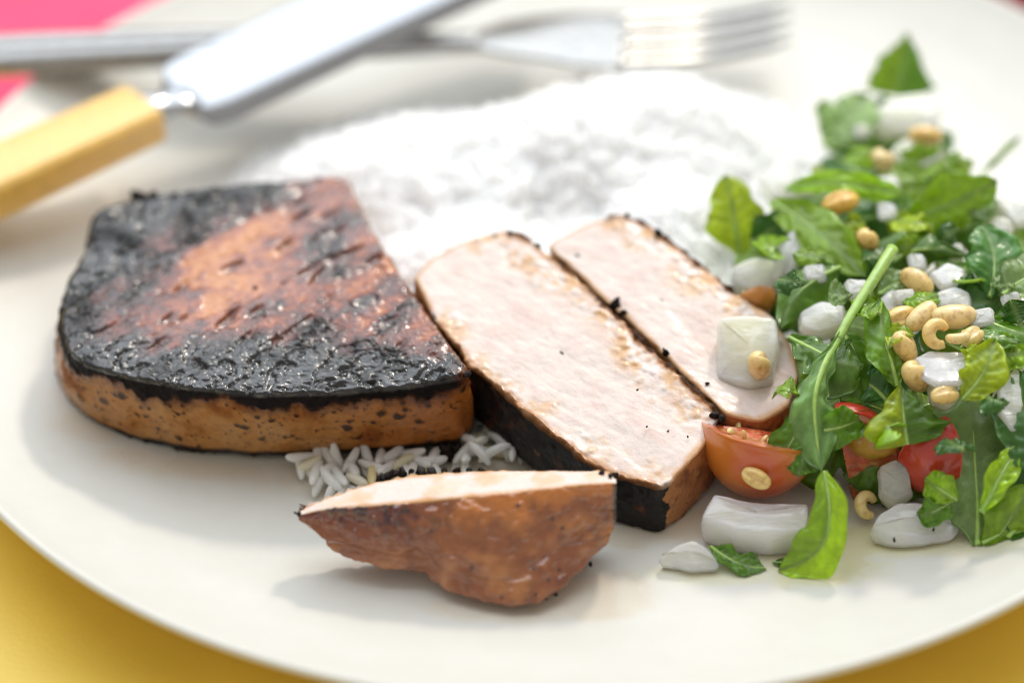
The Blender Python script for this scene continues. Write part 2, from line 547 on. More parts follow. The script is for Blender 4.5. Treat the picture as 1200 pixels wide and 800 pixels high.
def build_plate():
    inner = crv(np.stack([_prof_r, _prof_z, _prof_r * 0], 1), 150)[:, :2]
    inner[0] = (0.01, 0)
    lip = np.array([(14.06, 1.29), (14.13, 1.30), (14.19, 1.26), (14.2, 1.19)])
    under = np.array([(14.05, 1.02), (13.4, 0.62), (12.5, 0.16), (11.4, -0.14), (10, -0.36), (8.9, -0.42), (8.8, -0.70), (8.4, -0.735), (8.2, -0.70), (8.1, -0.45), (0.01, -0.42)])
    P = np.vstack([inner, lip, under]); n = 560
    a = np.arange(n) / n * 2 * math.pi
    V = np.stack([P[:, 0][:, None] * np.cos(a), P[:, 0][:, None] * np.sin(a), np.repeat(P[:, 1][:, None], n, 1)], -1).reshape(-1, 3)
    # meat juice and dressing left on the glaze
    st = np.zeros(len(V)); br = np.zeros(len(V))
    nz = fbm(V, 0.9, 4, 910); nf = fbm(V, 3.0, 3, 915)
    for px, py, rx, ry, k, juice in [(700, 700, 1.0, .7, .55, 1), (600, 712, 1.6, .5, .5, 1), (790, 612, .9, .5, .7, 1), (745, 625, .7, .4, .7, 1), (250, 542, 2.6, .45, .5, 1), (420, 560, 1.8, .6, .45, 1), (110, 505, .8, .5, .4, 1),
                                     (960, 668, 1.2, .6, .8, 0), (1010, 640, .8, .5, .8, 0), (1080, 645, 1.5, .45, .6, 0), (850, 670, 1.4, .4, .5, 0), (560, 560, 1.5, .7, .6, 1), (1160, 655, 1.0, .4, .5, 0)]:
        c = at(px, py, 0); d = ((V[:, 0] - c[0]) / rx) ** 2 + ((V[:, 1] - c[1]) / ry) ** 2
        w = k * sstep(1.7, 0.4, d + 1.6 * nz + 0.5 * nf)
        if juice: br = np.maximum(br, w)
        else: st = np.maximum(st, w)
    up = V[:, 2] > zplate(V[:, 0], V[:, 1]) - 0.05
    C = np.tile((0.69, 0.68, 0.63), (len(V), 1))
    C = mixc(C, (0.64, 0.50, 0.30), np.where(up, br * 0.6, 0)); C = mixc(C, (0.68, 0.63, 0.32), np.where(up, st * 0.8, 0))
    R = np.clip(0.42 - 0.3 * np.maximum(br, st), 0.1, 0.5)
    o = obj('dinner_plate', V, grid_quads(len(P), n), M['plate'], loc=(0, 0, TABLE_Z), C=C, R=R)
    tag(o, 'round off-white glazed dinner plate holding the pork, rice and salad', 'plate')


build_plate()


# ------------------------------------------------------------------ pork
DARK = np.array((0.007, 0.006, 0.006)); BROWNRED = np.array((0.085, 0.018, 0.006)); UMBER = np.array((0.17, 0.05, 0.014))
AMBER = np.array((0.52, 0.20, 0.045)); TAN = np.array((0.50, 0.27, 0.115)); PALE = np.array((0.79, 0.675, 0.62)); CREAM = np.array((0.88, 0.72, 0.54))


def ramp_np(x, stops):
    x = np.asarray(x); p = [s[0] for s in stops]
    return np.stack([np.interp(x, p, [s[1][i] for s in stops]) for i in range(3)], 1)


def crumbs(parent, spots, mat, seed, name='char_crumb'):
    """Small lumps of char or pepper stuck to a piece: each its own child."""
    r = np.random.default_rng(seed)
    E, F = ellipsoid(12, 9)
    for (p, s) in spots:
        p = p - np.array([0, 0, 0.35 * s])
        V = E * (1 + 0.9 * fbm(E + seed, 1.4, 2, seed)[:, None]) * np.array([s, s * 0.75, s * 0.55]) * 0.85
        V = V @ rotm(*r.uniform(0, 6.28, 3)).T + p
        obj(name, V, F, mat, parent); seed += 1


def build_chop():
    top_px = [(107, 256), (116, 243), (160, 230), (215, 222), (290, 214), (385, 205), (407, 208), (424, 245), (446, 285), (482, 342), (515, 388), (546, 428),
              (536, 441), (470, 452), (400, 458), (300, 461), (215, 452), (150, 440), (104, 428), (82, 414), (73, 392), (73, 352), (84, 322), (103, 290)]
    bot_px = [(112, 330), (130, 315), (165, 305), (215, 298), (290, 292), (375, 285), (406, 288), (428, 322), (452, 362), (490, 418), (522, 466), (556, 508),
              (538, 522), (470, 529), (400, 533), (300, 536), (215, 530), (150, 514), (104, 494), (80, 474), (68, 446), (68, 420), (82, 395), (105, 365)]
    zt = [2.1] * 6 + [2.15] + [2.2] * 6 + [2.1] * 4 + [2.0] * 7
    top = [at(x, y, z) for (x, y), z in zip(top_px, zt)]
    zb = [0.05] * 6 + [0.2] * 2 + [0.25] * 6 + [0.16, 0.08] + [0.03] * 8
    bot = [at(x, y, z) for (x, y), z in zip(bot_px, zb)]
    V, Q, zone, dep, s, u = slab(top, bot, 760, 150, 52, r=0.09, sig=0.07, bulge=0.07)
    Nn = normals(V, Q)
    base = np.array([*np.mean(bot, 0)[:2], 0.0])
    isTop = np.where(zone < 0.25, 1.0, np.where(zone < 0.75, 0.8, 0.0))
    # across the grain the ridges run from the front left towards the far right
    ga = at(200, 430, 2.1); gb = at(420, 285, 2.1); g = (gb - ga)[:2]; g /= np.linalg.norm(g); h = np.array([-g[1], g[0]])
    W = np.stack([V[:, :2] @ g * 0.32, V[:, :2] @ h, V[:, 2] * 0.6], 1)

    def blob(px, py, rx, ry):
        c = at(px, py, 2.1)[:2]; d = V[:, :2] - c
        a, b = d @ g / rx, d @ h / ry
        return np.exp(-(a * a + b * b))
    groove = fbm(W, 1.7, 4, 5); fine = fbm(V, 5.5, 4, 11); mid = fbm(V, 1.6, 3, 23)
    cutA, cutB = at(406, 210, 2.1)[:2], at(546, 428, 2.1)[:2]
    cd = cutB - cutA; cd /= np.linalg.norm(cd); cn = np.array([-cd[1], cd[0]])
    dcut = np.abs((V[:, :2] - cutA) @ cn)                       # distance from the knife cut on the right
    yfront = V[:, 1] - at(300, 461, 2.1)[1]
    # how burnt the top is
    char = 0.30 + 1.0 * np.exp(-np.clip(dep, 0, None) / 0.9) * sstep(0.2, 1.5, dcut) + 0.62 * sstep(2.6, 0.2, yfront) + 0.85 * groove + 0.55 * mid + 0.40 * fine
    char += 0.60 * blob(135, 300, 1.3, 1.6) + 0.75 * blob(215, 235, 1.2, 1.6) + 0.25 * blob(400, 300, 1.2, 1.6) + 0.30 * blob(392, 222, 0.9, 0.9) + 0.35 * blob(330, 420, 3.2, 1.0)
    char -= 0.46 * blob(270, 297, 1.6, 1.15) + 0.30 * blob(350, 238, 1.3, 0.7) + 0.30 * blob(430, 345, 1.7, 0.6)
    char = np.clip(char, 0, 1.2)
    Ct = ramp_np(char, [(0.0, (0.58, 0.20, 0.03)), (0.15, (0.44, 0.115, 0.018)), (0.36, (0.26, 0.05, 0.010)), (0.56, (0.13, 0.022, 0.008)), (0.80, (0.034, 0.011, 0.009)), (1.05, DARK)])
    glaze = np.clip(blob(370, 270, 2.6, 1.1) + blob(310, 320, 2.4, 0.8) + blob(400, 230, 1.0, 0.9), 0, 1)
    # relief: ridges and pits, coarse crust, bubbles
    bub = sstep(0.55, 0.15, worley(V * (1, 1, 0.6), 3.4, 4))
    crust = sstep(0.45, 1.0, char)
    crack = lambda n_, w_: np.exp(-(n_ / w_) ** 2)
    vary = sstep(-0.25, 0.3, fbm(V, 0.7, 2, 37)); warp = V + 0.12 * np.stack([fbm(V, 2, 2, 38), fbm(V, 2, 2, 39), fbm(V, 2, 2, 40)], 1)
    c1 = crack(fbm(W * (1.6, 1, 1) + 0.2 * fine[:, None], 1.5, 2, 35), 0.055); c2 = crack(fbm(warp, 3.2, 2, 36), 0.05); c3 = crack(fbm(warp, 6.5, 2, 34), 0.06)
    dz = 0.06 * groove * (1 - 0.3 * crust) + 0.05 * mid + (0.014 + 0.03 * (1 - crust) * (1 - glaze)) * fine + 0.035 * bub * crust * sstep(0.0, 0.3, fbm(V, 1.1, 2, 31))
    dz = dz - crust * (0.075 * c1 + 0.05 * c2 * (0.3 + 0.7 * vary) + 0.022 * c3 * (1.2 - vary)) + crust * 0.05 * fbm(V, 2.4, 2, 33)
    pits = sstep(0.12, 0.42, fbm(W, 2.6, 2, 41)) * sstep(0.1, 0.5, glaze + 0.35)
    dz -= 0.10 * pits * (1 - crust * 0.5)
    dz += 0.06 * sstep(0.3, 0.6, fbm(V, 1.9, 2, 57)) * (1 - glaze)
    beads = sstep(0.45, 0.1, dcut) * sstep(0.6, 0.15, worley(V, 4.5, 71))
    dz += 0.045 * beads
    Ct = mixc(Ct, BROWNRED * 0.9, 0.75 * pits * (1 - crust))
    Ct = mixc(Ct, AMBER * 0.7, 0.7 * beads)
    rough_t = np.clip(0.27 - 0.11 * glaze + 0.35 * crust * np.clip(fbm(V, 1.3, 3, 47), -0.12, 0.4), 0.1, 0.6)
    Ct = mixc(Ct, DARK * 0.6, 0.8 * crust * np.maximum(c1, c2 * vary))
    # the fat edge below it
    sd = fbm(V, 1.1, 4, 77); edge_drip = 0.13 + 0.34 * fbm(V * (1, 1, 0), 1.1, 4, 81, 0.6) + 0.10 * fbm(V, 4, 3, 82)
    right = sstep(at(330, 480, 1)[0], at(530, 480, 1)[0], V[:, 0])
    Cs = mixc(mixc(np.tile((0.45, 0.20, 0.052), (len(V), 1)), (0.46, 0.135, 0.018), 0.85 * right), (0.26, 0.08, 0.018), sstep(0.0, 0.45, sd))
    Cs = mixc(Cs, (0.48, 0.25, 0.09), sstep(0.05, 0.4, fbm(V, 0.9, 3, 90)) * 0.6 * (1 - right))
    Cs = mixc(Cs, (0.27, 0.10, 0.035), 0.5 * sstep(0.10, 0.4, fbm(V * (1, 1, 1.8), 2.6, 4, 94)))
    sp = worley(V, 3.6, 101); spk = sstep(0.26, 0.17, sp + 0.10 * fbm(V, 7, 2, 108)) * (fbm(V, 1.2, 2, 103) > -0.12)
    sp2 = worley(V, 7.0, 105); spk = np.maximum(spk, 0.9 * sstep(0.27, 0.15, sp2) * (fbm(V, 2, 2, 107) > -0.12))
    spk = np.maximum(spk, sstep(0.27, 0.17, worley(V * (1, 1, 1.3), 1.7, 111)) * (fbm(V, 5, 2, 112) > -0.1))
    Cs = mixc(Cs, (0.018, 0.010, 0.007), 0.92 * spk)
    top_char = sstep(edge_drip + 0.07, edge_drip - 0.04, s)
    Cs = mixc(Cs, (0.10, 0.030, 0.014), 0.8 * sstep(edge_drip + 0.22, edge_drip, s))
    Cs = mixc(Cs, (0.010, 0.007, 0.007), top_char * sstep(0.05, 0.4, dcut))
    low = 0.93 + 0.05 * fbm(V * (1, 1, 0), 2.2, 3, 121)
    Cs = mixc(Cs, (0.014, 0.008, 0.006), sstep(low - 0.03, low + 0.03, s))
    C = np.where(zone[:, None] < 0.75, Ct, Cs)
    C = np.where(zone[:, None] > 1.25, np.array((0.014, 0.008, 0.006)), C)
    ds = 0.05 * sd + 0.018 * fbm(V, 5, 3, 131) + 0.03 * spk + 0.06 * top_char * (0.5 + fine)
    side = np.where(zone >= 0.75, 1.0, 0.0)
    D = np.where(isTop > 0, dz * isTop, ds * side)
    V = V + Nn * D[:, None]
    rough = np.where(zone < 0.75, rough_t, np.where(top_char > 0.5, 0.5, 0.42 + 0.3 * np.clip(sd, -.2, .3)))
    root = empty('pork_chop', base, 'thick charred pork chop half with a black glazed crust, left on the plate', 'pork chop')
    obj('meat', V, Q, M['crust'], root, C=C, R=rough)
    cr = [(at(164, 228, 2.1), 0.24), (at(178, 230, 2.1), 0.18), (at(205, 226, 2.08), 0.13), (at(373, 210, 2.1), 0.12), (at(88, 322, 1.95), 0.14), (at(288, 218, 2.1), 0.12), (at(548, 436, 2.16), 0.11),
          (at(523, 527, 0.32), 0.24), (at(505, 531, 0.25), 0.15), (at(536, 524, 0.35), 0.14), (at(443, 532, 0.2), 0.13), (at(426, 528, 0.2), 0.12), (at(416, 508, 0.75), 0.10), (at(405, 523, 0.2), 0.10)]
    crumbs(root, cr, M['charbit'], 400)


def build_slice(name, label, top_px, zt, thick, left_black, seed, crumb, drop=None, centre=None):
    """A thick slice lying with its cut face up; top_px runs clockwise from the far left corner.
    left_black: list of control indices whose edge belongs to the seared faces."""
    top = np.array([at(x, y, z) for (x, y), z in zip(top_px, zt)])
    bot = top.copy(); bot[:, 2] = np.maximum(top[:, 2] - thick, 0.04)
    if drop is not None: bot[:, :2] += np.asarray(drop)
    V, Q, zone, dep, s, u = slab(top, bot, 620, 120, 40, r=0.05, sig=0.10, bulge=0.03, centre=centre)
    V[:, :2] += 0.09 * np.stack([fbm(V, 0.8, 2, 951), fbm(V, 0.8, 2, 952)], 1) + 0.035 * np.stack([fbm(V, 2.6, 2, 953), fbm(V, 2.6, 2, 954)], 1)      # nothing is cut ruler-straight
    Nn = normals(V, Q)
    # which stretch of the outline is seared
    dens = np.zeros(len(V)); nearest = np.full(len(V), 9.0)
    for (a, b) in [(k, k + 1) for a0, b0 in left_black for k in range(a0, b0)]:
        A, B = top[a][:2], top[b][:2]; AB = B - A
        t = np.clip(((V[:, :2] - A) @ AB) / (AB @ AB), 0, 1)
        nearest = np.minimum(nearest, np.linalg.norm(V[:, :2] - (A + t[:, None] * AB), axis=1))
    nearR = np.full(len(V), 9.0)                               # the right-hand seared edge, browned further in
    for (a, b) in [(k, k + 1) for k in range(*left_black[0])]:
        A, B = top[a][:2], top[b][:2]; AB = B - A
        t = np.clip(((V[:, :2] - A) @ AB) / (AB @ AB), 0, 1)
        nearR = np.minimum(nearR, np.linalg.norm(V[:, :2] - (A + t[:, None] * AB), axis=1))
    fine = fbm(V, 6, 4, seed); mid = fbm(V, 1.3, 3, seed + 5); sd = fbm(V, 2.4, 4, seed + 9)
    ax = (top[len(top) // 2] - top[0])[:2]; ax /= np.linalg.norm(ax)
    fib = fbm(np.stack([V[:, :2] @ ax * 0.7, V[:, :2] @ np.array([-ax[1], ax[0]]) * 2.2, V[:, 2]], 1), 2.4, 4, seed + 13)
    C = np.tile(PALE, (len(V), 1))
    C = mixc(C, (0.76, 0.585, 0.53), 0.8 * sstep(-0.05, 0.35, mid))
    C = mixc(C, (0.86, 0.75, 0.68), 0.35 * sstep(-0.1, 0.35, fib))
    wv = V + 0.10 * np.stack([fbm(V, 3, 2, seed + 41), fbm(V, 3, 2, seed + 42), fbm(V, 3, 2, seed + 43)], 1)
    cell = worley(np.stack([wv[:, :2] @ ax * 0.8, wv[:, :2] @ np.array([-ax[1], ax[0]]) * 1.5, wv[:, 2]], 1), 3.0, seed + 44)
    C = mixc(C, (0.86, 0.77, 0.71), 0.45 * sstep(0.4, 0.95, cell + 0.3 * fib)); C = mixc(C, (0.80, 0.62, 0.56), 0.35 * sstep(0.35, 0.05, cell))
    br = np.maximum(sstep(0.95, 0.15, nearR + 0.9 * mid + 0.2 * fine), 0.8 * sstep(0.55, 0.1, nearest + 0.9 * mid))
    C = mixc(C, (0.66, 0.36, 0.13), 0.9 * br * sstep(-0.22, 0.22, sd + 0.5 * fbm(V, 5, 3, seed + 47)))
    C = mixc(C, (0.50, 0.22, 0.065), sstep(0.19, 0.04, nearest + 0.2 * sd))
    rim = sstep(0.10, 0.02, dep + 0.18 * sd + 0.05 * fine) * sstep(0.5, 0.2, nearest) * np.where(nearR < 0.5, 1, 0.8)
    C = mixc(C, (0.045, 0.018, 0.010), rim)
    rim2 = sstep(0.16, 0.02, dep + 0.1 * sd) * (nearest > 0.45)
    C = mixc(C, (0.62, 0.32, 0.11), 0.8 * rim2)
    spk = sstep(0.07, 0.03, worley(V, 1.0, seed + 21))
    C = mixc(C, (0.02, 0.015, 0.012), spk)
    # sides: seared black, or browned
    blk = sstep(0.40, 0.16, nearest - 0.25 * sd)
    Cs = mixc(np.tile((0.40, 0.17, 0.06), (len(V), 1)), (0.20, 0.07, 0.03), sstep(0, 0.4, sd))
    Cs = mixc(Cs, (0.03, 0.014, 0.010), 0.9 * sstep(0.12, 0.06, worley(V, 4, seed + 25)))
    Cb = mixc(np.tile((0.010, 0.008, 0.008), (len(V), 1)), (0.10, 0.028, 0.010), sstep(0.15, 0.5, fbm(V, 2.0, 3, seed + 27)))
    Cb = mixc(Cb, (0.30, 0.14, 0.04), sstep(0.30, 0.5, fbm(V, 2.7, 3, seed + 33)) * 0.8)
    Cs = np.where(blk[:, None] > 0.5, Cb, Cs)
    C = np.where(zone[:, None] < 0.75, C, Cs)
    C = np.where((zone[:, None] > 1.25), Cs * 0.6, C)
    D = np.where(zone < 0.75, 0.012 * fib + 0.035 * mid + 0.010 * fine - 0.009 * sstep(0.35, 0.9, cell + 0.3 * fine) + 0.035 * br * sstep(0.6, 0.1, worley(wv, 4.2, seed + 29)), 0.05 * sd + 0.035 * fine)
    D = D + np.where(zone < 0.75, rim * 0.05 * (0.4 + 2.2 * fbm(V, 3.2, 3, seed + 45)), 0)
    V = V + Nn * D[:, None]
    R = np.where(zone < 0.75, np.where(rim > 0.35, 0.5, 0.43 - 0.1 * br), np.where(blk > 0.5, 0.44, 0.40))
    base = np.array([*top.mean(0)[:2], 0.0])
    root = empty('pork_slice', base, label, 'pork slice', 'slices cut from the pork chop')
    obj('meat', V, Q, M['cut'], root, C=C, R=R)
    crumbs(root, [(at(x, y, z), r) for x, y, z, r in crumb], M['charbit'], seed + 500)
    return root


build_chop()
S1 = [(484, 322), (508, 300), (540, 283), (590, 271), (618, 279), (650, 303), (700, 346), (745, 390), (800, 443), (848, 489), (842, 500), (806, 540), (778, 572), (764, 569), (718, 556), (672, 531), (620, 487), (575, 448), (548, 425), (515, 380)]
Z1 = [2.15, 2.2, 2.3, 2.35, 2.35, 2.25, 2.1, 1.95, 1.75, 1.55, 1.5, 1.35, 1.2, 1.2, 1.25, 1.35, 1.55, 1.7, 1.8, 1.95]
build_slice('pork_slice', 'large pale pork slice in front with a black seared left side, next to the chop', S1, Z1, 1.32,
            [(3, 9), (13, 19)], 1200, [(598, 272, 2.42, .09), (630, 286, 2.36, .10), (721, 354, 2.05, .17), (731, 364, 2.03, .11), (780, 411, 1.88, .11), (846, 489, 1.6, .13), (838, 485, 1.62, .12), (720, 556, 1.32, .1),
                                       (747, 456, 1.78, .035), (758, 499, 1.58, .035), (783, 504, 1.5, .03), (806, 511, 1.5, .03)])
S2 = [(641, 289), (656, 278), (690, 262), (730, 250), (752, 259), (790, 284), (830, 316), (868, 345), (900, 366), (925, 400), (935, 440), (925, 475), (890, 492), (853, 486), (804, 440), (749, 387), (704, 343), (654, 300)]
Z2 = [2.2, 2.25, 2.35, 2.45, 2.4, 2.3, 2.15, 2.05, 1.95, 1.8, 1.6, 1.4, 1.35, 1.48, 1.68, 1.88, 2.03, 2.18]
build_slice('pork_slice', 'pale pork slice lying behind the large front slice, an onion cube on it', S2, Z2, 1.2, [(3, 8)], 1400,
            [(735, 251, 2.5, .08), (772, 272, 2.42, .13), (829, 448, 1.66, .06)], drop=(0.1, 0.0), centre=at(775, 352, 2.02))


def build_small():
    """The end piece: cut face up, round browned fat edge towards the camera. Sections run from the left tip to the right end."""
    # px x, back-top y, front-top y, front bulge px y, bottom px y, z top front, z top back, z bottom
    st = [(350, 600, 603, 606, 611, 1.28, 1.25, 1.18), (372, 588, 598, 615, 630, 1.40, 1.34, 0.80), (400, 577, 595, 628, 652, 1.50, 1.42, 0.42), (440, 564, 592, 636, 662, 1.60, 1.50, 0.30),
          (480, 556, 589, 640, 668, 1.68, 1.55, 0.22), (510, 553, 586, 648, 680, 1.72, 1.58, 0.08), (540, 551, 583, 656, 698, 1.76, 1.60, 0.0), (580, 550, 579, 658, 708, 1.80, 1.62, -0.02), (620, 550, 575, 652, 708, 1.84, 1.66, 0.0),
          (655, 550, 571, 638, 695, 1.86, 1.70, 0.05), (685, 550, 568, 622, 668, 1.88, 1.74, 0.20), (708, 553, 566, 606, 640, 1.88, 1.76, 0.45), (722, 560, 566, 590, 612, 1.84, 1.78, 0.85)]
    secs = []
    for (x, yb, yf, ym, yd, zf, zb, zd) in st:
        tb, tf = at(x, yb, zb), at(x, yf, zf)
        m = at(x, ym, zd + (zf - zd) * 0.52); d = at(x, yd, zd + 0.18 * (zf - zd)); under = at(x, yd, zd) + np.array([0, 0.42, -0.02])
        bk = tb + np.array([0, -0.05, 0]); bk[2] = max(zd, 0.0) + 0.05; bk[1] = max(bk[1] - 0.3, under[1] + 0.1)
        up = at(x, yf + (ym - yf) * 0.45, zd + (zf - zd) * 0.80)
        secs.append([tb, tb + (tf - tb) * 0.5, tf, up, m, d, under, bk])
    secs = np.array(secs); ns, k, _ = secs.shape
    lon = np.stack([crv(secs[:, j], 260) for j in range(k)], 1)     # 260 x k x 3
    n = 260; rows, kind = [], []
    for i in range(260):
        L = lon[i]; R = smooth_closed(L, n, 0.055); rows.append(R)
    V = np.concatenate(rows)
    cap0 = np.tile(rows[0].mean(0), (n, 1)); cap1 = np.tile(rows[-1].mean(0), (n, 1))
    V = np.concatenate([cap0, V, cap1]); Q = grid_quads(262, n)
    Nn = normals(V, Q)
    ctr = lon.mean(1); 
    cc = np.repeat(np.vstack([ctr[:1], ctr, ctr[-1:]]), n, 0)
    if ((V - cc) * Nn).sum(1).mean() < 0: Q = Q[:, ::-1]; Nn = -Nn
    # the cut face: parameter of the section lies between back-top and front-top
    tt = np.zeros((262, n))
    for i in range(262):
        L = lon[min(max(i - 1, 0), 259)]; seg = np.linalg.norm(np.roll(L, -1, 0) - L, axis=1); cum = np.concatenate([[0], np.cumsum(seg)]) / seg.sum()
        par = np.arange(n) / n
        tt[i] = np.interp(par, cum, np.arange(k + 1))
    tt = tt.ravel()                                               # 0..2 cut face, 2..6 front, 6..8 under/back
    t01 = np.repeat(np.linspace(0, 1, 262), n)
    fine = fbm(V, 6, 4, 61); mid = fbm(V, 1.4, 3, 62); sd = fbm(V, 2.2, 4, 63)
    cut = sstep(2.05, 1.93, tt) * sstep(-0.05, 0.05, tt)
    Cc = mixc(np.tile(PALE, (len(V), 1)), (0.80, 0.50, 0.30), 0.8 * sstep(0.0, 0.35, mid))
    Cc = mixc(Cc, (0.80, 0.62, 0.48), 0.6 * sstep(0, 0.3, sd))
    e = np.minimum(tt, 2 - tt)
    Cc = mixc(Cc, (0.62, 0.33, 0.13), sstep(0.35, 0.0, e + 0.4 * sd))
    left = sstep(0.62, 0.25, t01 + 0.2 * mid)
    top = sstep(3.4 + 1.0 * left + 1.2 * mid + 1.6 * sd, 2.3 + 0.5 * left, tt)             # burnt band under the cut edge
    Cf = mixc(np.tile((0.28, 0.078, 0.018), (len(V), 1)), (0.44, 0.165, 0.042), sstep(-0.1, 0.35, mid))
    Cf = mixc(Cf, (0.17, 0.045, 0.014), 0.75 * sstep(0.02, 0.35, sd))
    Cf = mixc(Cf, mixc(np.tile((0.58, 0.19, 0.025), (len(V), 1)), (0.17, 0.026, 0.010), left), 0.9 * top)
    Cf = mixc(Cf, (0.035, 0.008, 0.009), left * sstep(3.9 + 1.4 * sd, 2.7, tt) * sstep(-0.25, 0.2, fine + mid))
    strk = fbm(V * (0.35, 1, 1.6) + 0.25 * mid[:, None], 3.2, 4, 69)
    Cf = mixc(Cf, (0.15, 0.040, 0.012), 0.30 * sstep(0.05, 0.35, strk)); Cf = mixc(Cf, (0.46, 0.19, 0.055), 0.25 * sstep(-0.05, -0.35, strk))
    spk = sstep(0.20, 0.10, worley(V, 3.2, 64)) * (fbm(V, 1.1, 2, 65) > -0.05)
    Cf = mixc(Cf, (0.03, 0.014, 0.01), 0.9 * spk)
    vein = 0.6 * np.exp(-((fbm(V * (0.5, 0.8, 1.6), 0.7, 2, 66) - 0.08) / 0.02) ** 2)
    Cf = mixc(Cf, (0.30, 0.12, 0.045), 0.3 * vein)
    Cf = mixc(Cf, (0.02, 0.01, 0.008), sstep(0.955, 0.99, t01 + 0.02 * sd))
    C = mixc(Cf, Cc, cut)
    C = np.where((tt > 6.2)[:, None], np.array((0.06, 0.025, 0.014)), C)
    D = np.where(cut > 0.5, 0.03 * mid + 0.02 * sd + 0.012 * fine, 0.16 * mid + 0.09 * sd + 0.025 * fine - 0.05 * vein + 0.03 * fbm(V, 4.2, 3, 68) + 0.02 * strk + 0.07 * left * top * sstep(0.6, 0.15, worley(V, 4.6, 67)))
    V = V + Nn * (D * np.minimum(1, 20 * np.minimum(t01, 1 - t01) + 0.2))[:, None]
    R = np.where(cut > 0.5, 0.44, 0.15 + 0.25 * np.clip(mid, -0.05, 0.4))
    c = V.mean(0)
    root = empty('pork_end_piece', (c[0], c[1], 0), 'small browned end piece of pork with a rounded front, nearest the camera', 'pork slice')
    obj('meat', V, Q, M['cut'], root, C=C, R=R)
    cr = [(at(350, 601, 1.3), .06), (at(346, 600, 1.28), .04), (at(705, 553, 1.85), .08), (at(715, 557, 1.85), .07),
          (at(692, 660, 0.32), .06), (at(686, 655, 0.4), .05), (at(668, 674, 0.12), .045), (at(640, 702, 0.03), .09), (at(652, 696, 0.05), .07)]
    crumbs(root, cr, M['charbit'], 800)
    cp = crv([at(444, 560, 1.44), at(462, 554, 1.52), at(490, 551, 1.56), at(530, 550, 1.58), at(572, 550, 1.58)], 70)
    crumbs(root, [(cp[k], 0.10 + 0.06 * ((k * 7) % 5) / 5) for k in range(0, 70, 6)], M['charbit'], 840)


build_small()

# ------------------------------------------------------------------ rice
GE, GF = ellipsoid(8, 7, 0.8)
grain_mesh = []
for i in range(6):
    L, w = 0.27 + 0.05 * (i % 3), 0.100 + 0.014 * (i % 2)
    V = GE * (L, w, w * 0.9); V[:, 1] += 0.05 * (V[:, 0] / L) ** 2 * (1 if i % 2 else -1)
    grain_mesh.append((V, make_mesh('rice_grain', V, GF)))
    grain_mesh[-1][1].materials.append(M['grain'])

HILLS = [((755, 130, 1.6), 3.0, 2.8, 2.2), ((640, 165, 1.5), 2.6, 2.7, 1.95), ((480, 175, 1.2), 2.5, 2.5, 1.5), ((375, 195, 0.8), 1.9, 1.8, 0.95), ((560, 290, 1.4), 2.8, 2.5, 1.45), ((800, 240, 1.6), 2.0, 2.2, 1.75), ((700, 330, 1.4), 3.2, 2.4, 1.2)]
HC = [(at(*p)[:2], sx, sy, hh) for p, sx, sy, hh in HILLS]


def rice_h(x, y):
    x = np.asarray(x, float); y = np.asarray(y, float)
    s = 0
    for c, sx, sy, hh in HC:
        s = s + (hh * np.exp(-(((x - c[0]) / sx) ** 2 + ((y - c[1]) / sy) ** 2) ** 1.25)) ** 2.4
    s = s ** (1 / 2.4) * 0.92
    P = np.stack([x, y, x * 0], -1).reshape(-1, 3)
    lump = fbm(P, 0.55, 3, 210).reshape(s.shape) * 0.45 + fbm(P, 1.5, 2, 214).reshape(s.shape) * 0.25
    return s * (1 + 0.55 * lump) - 0.16


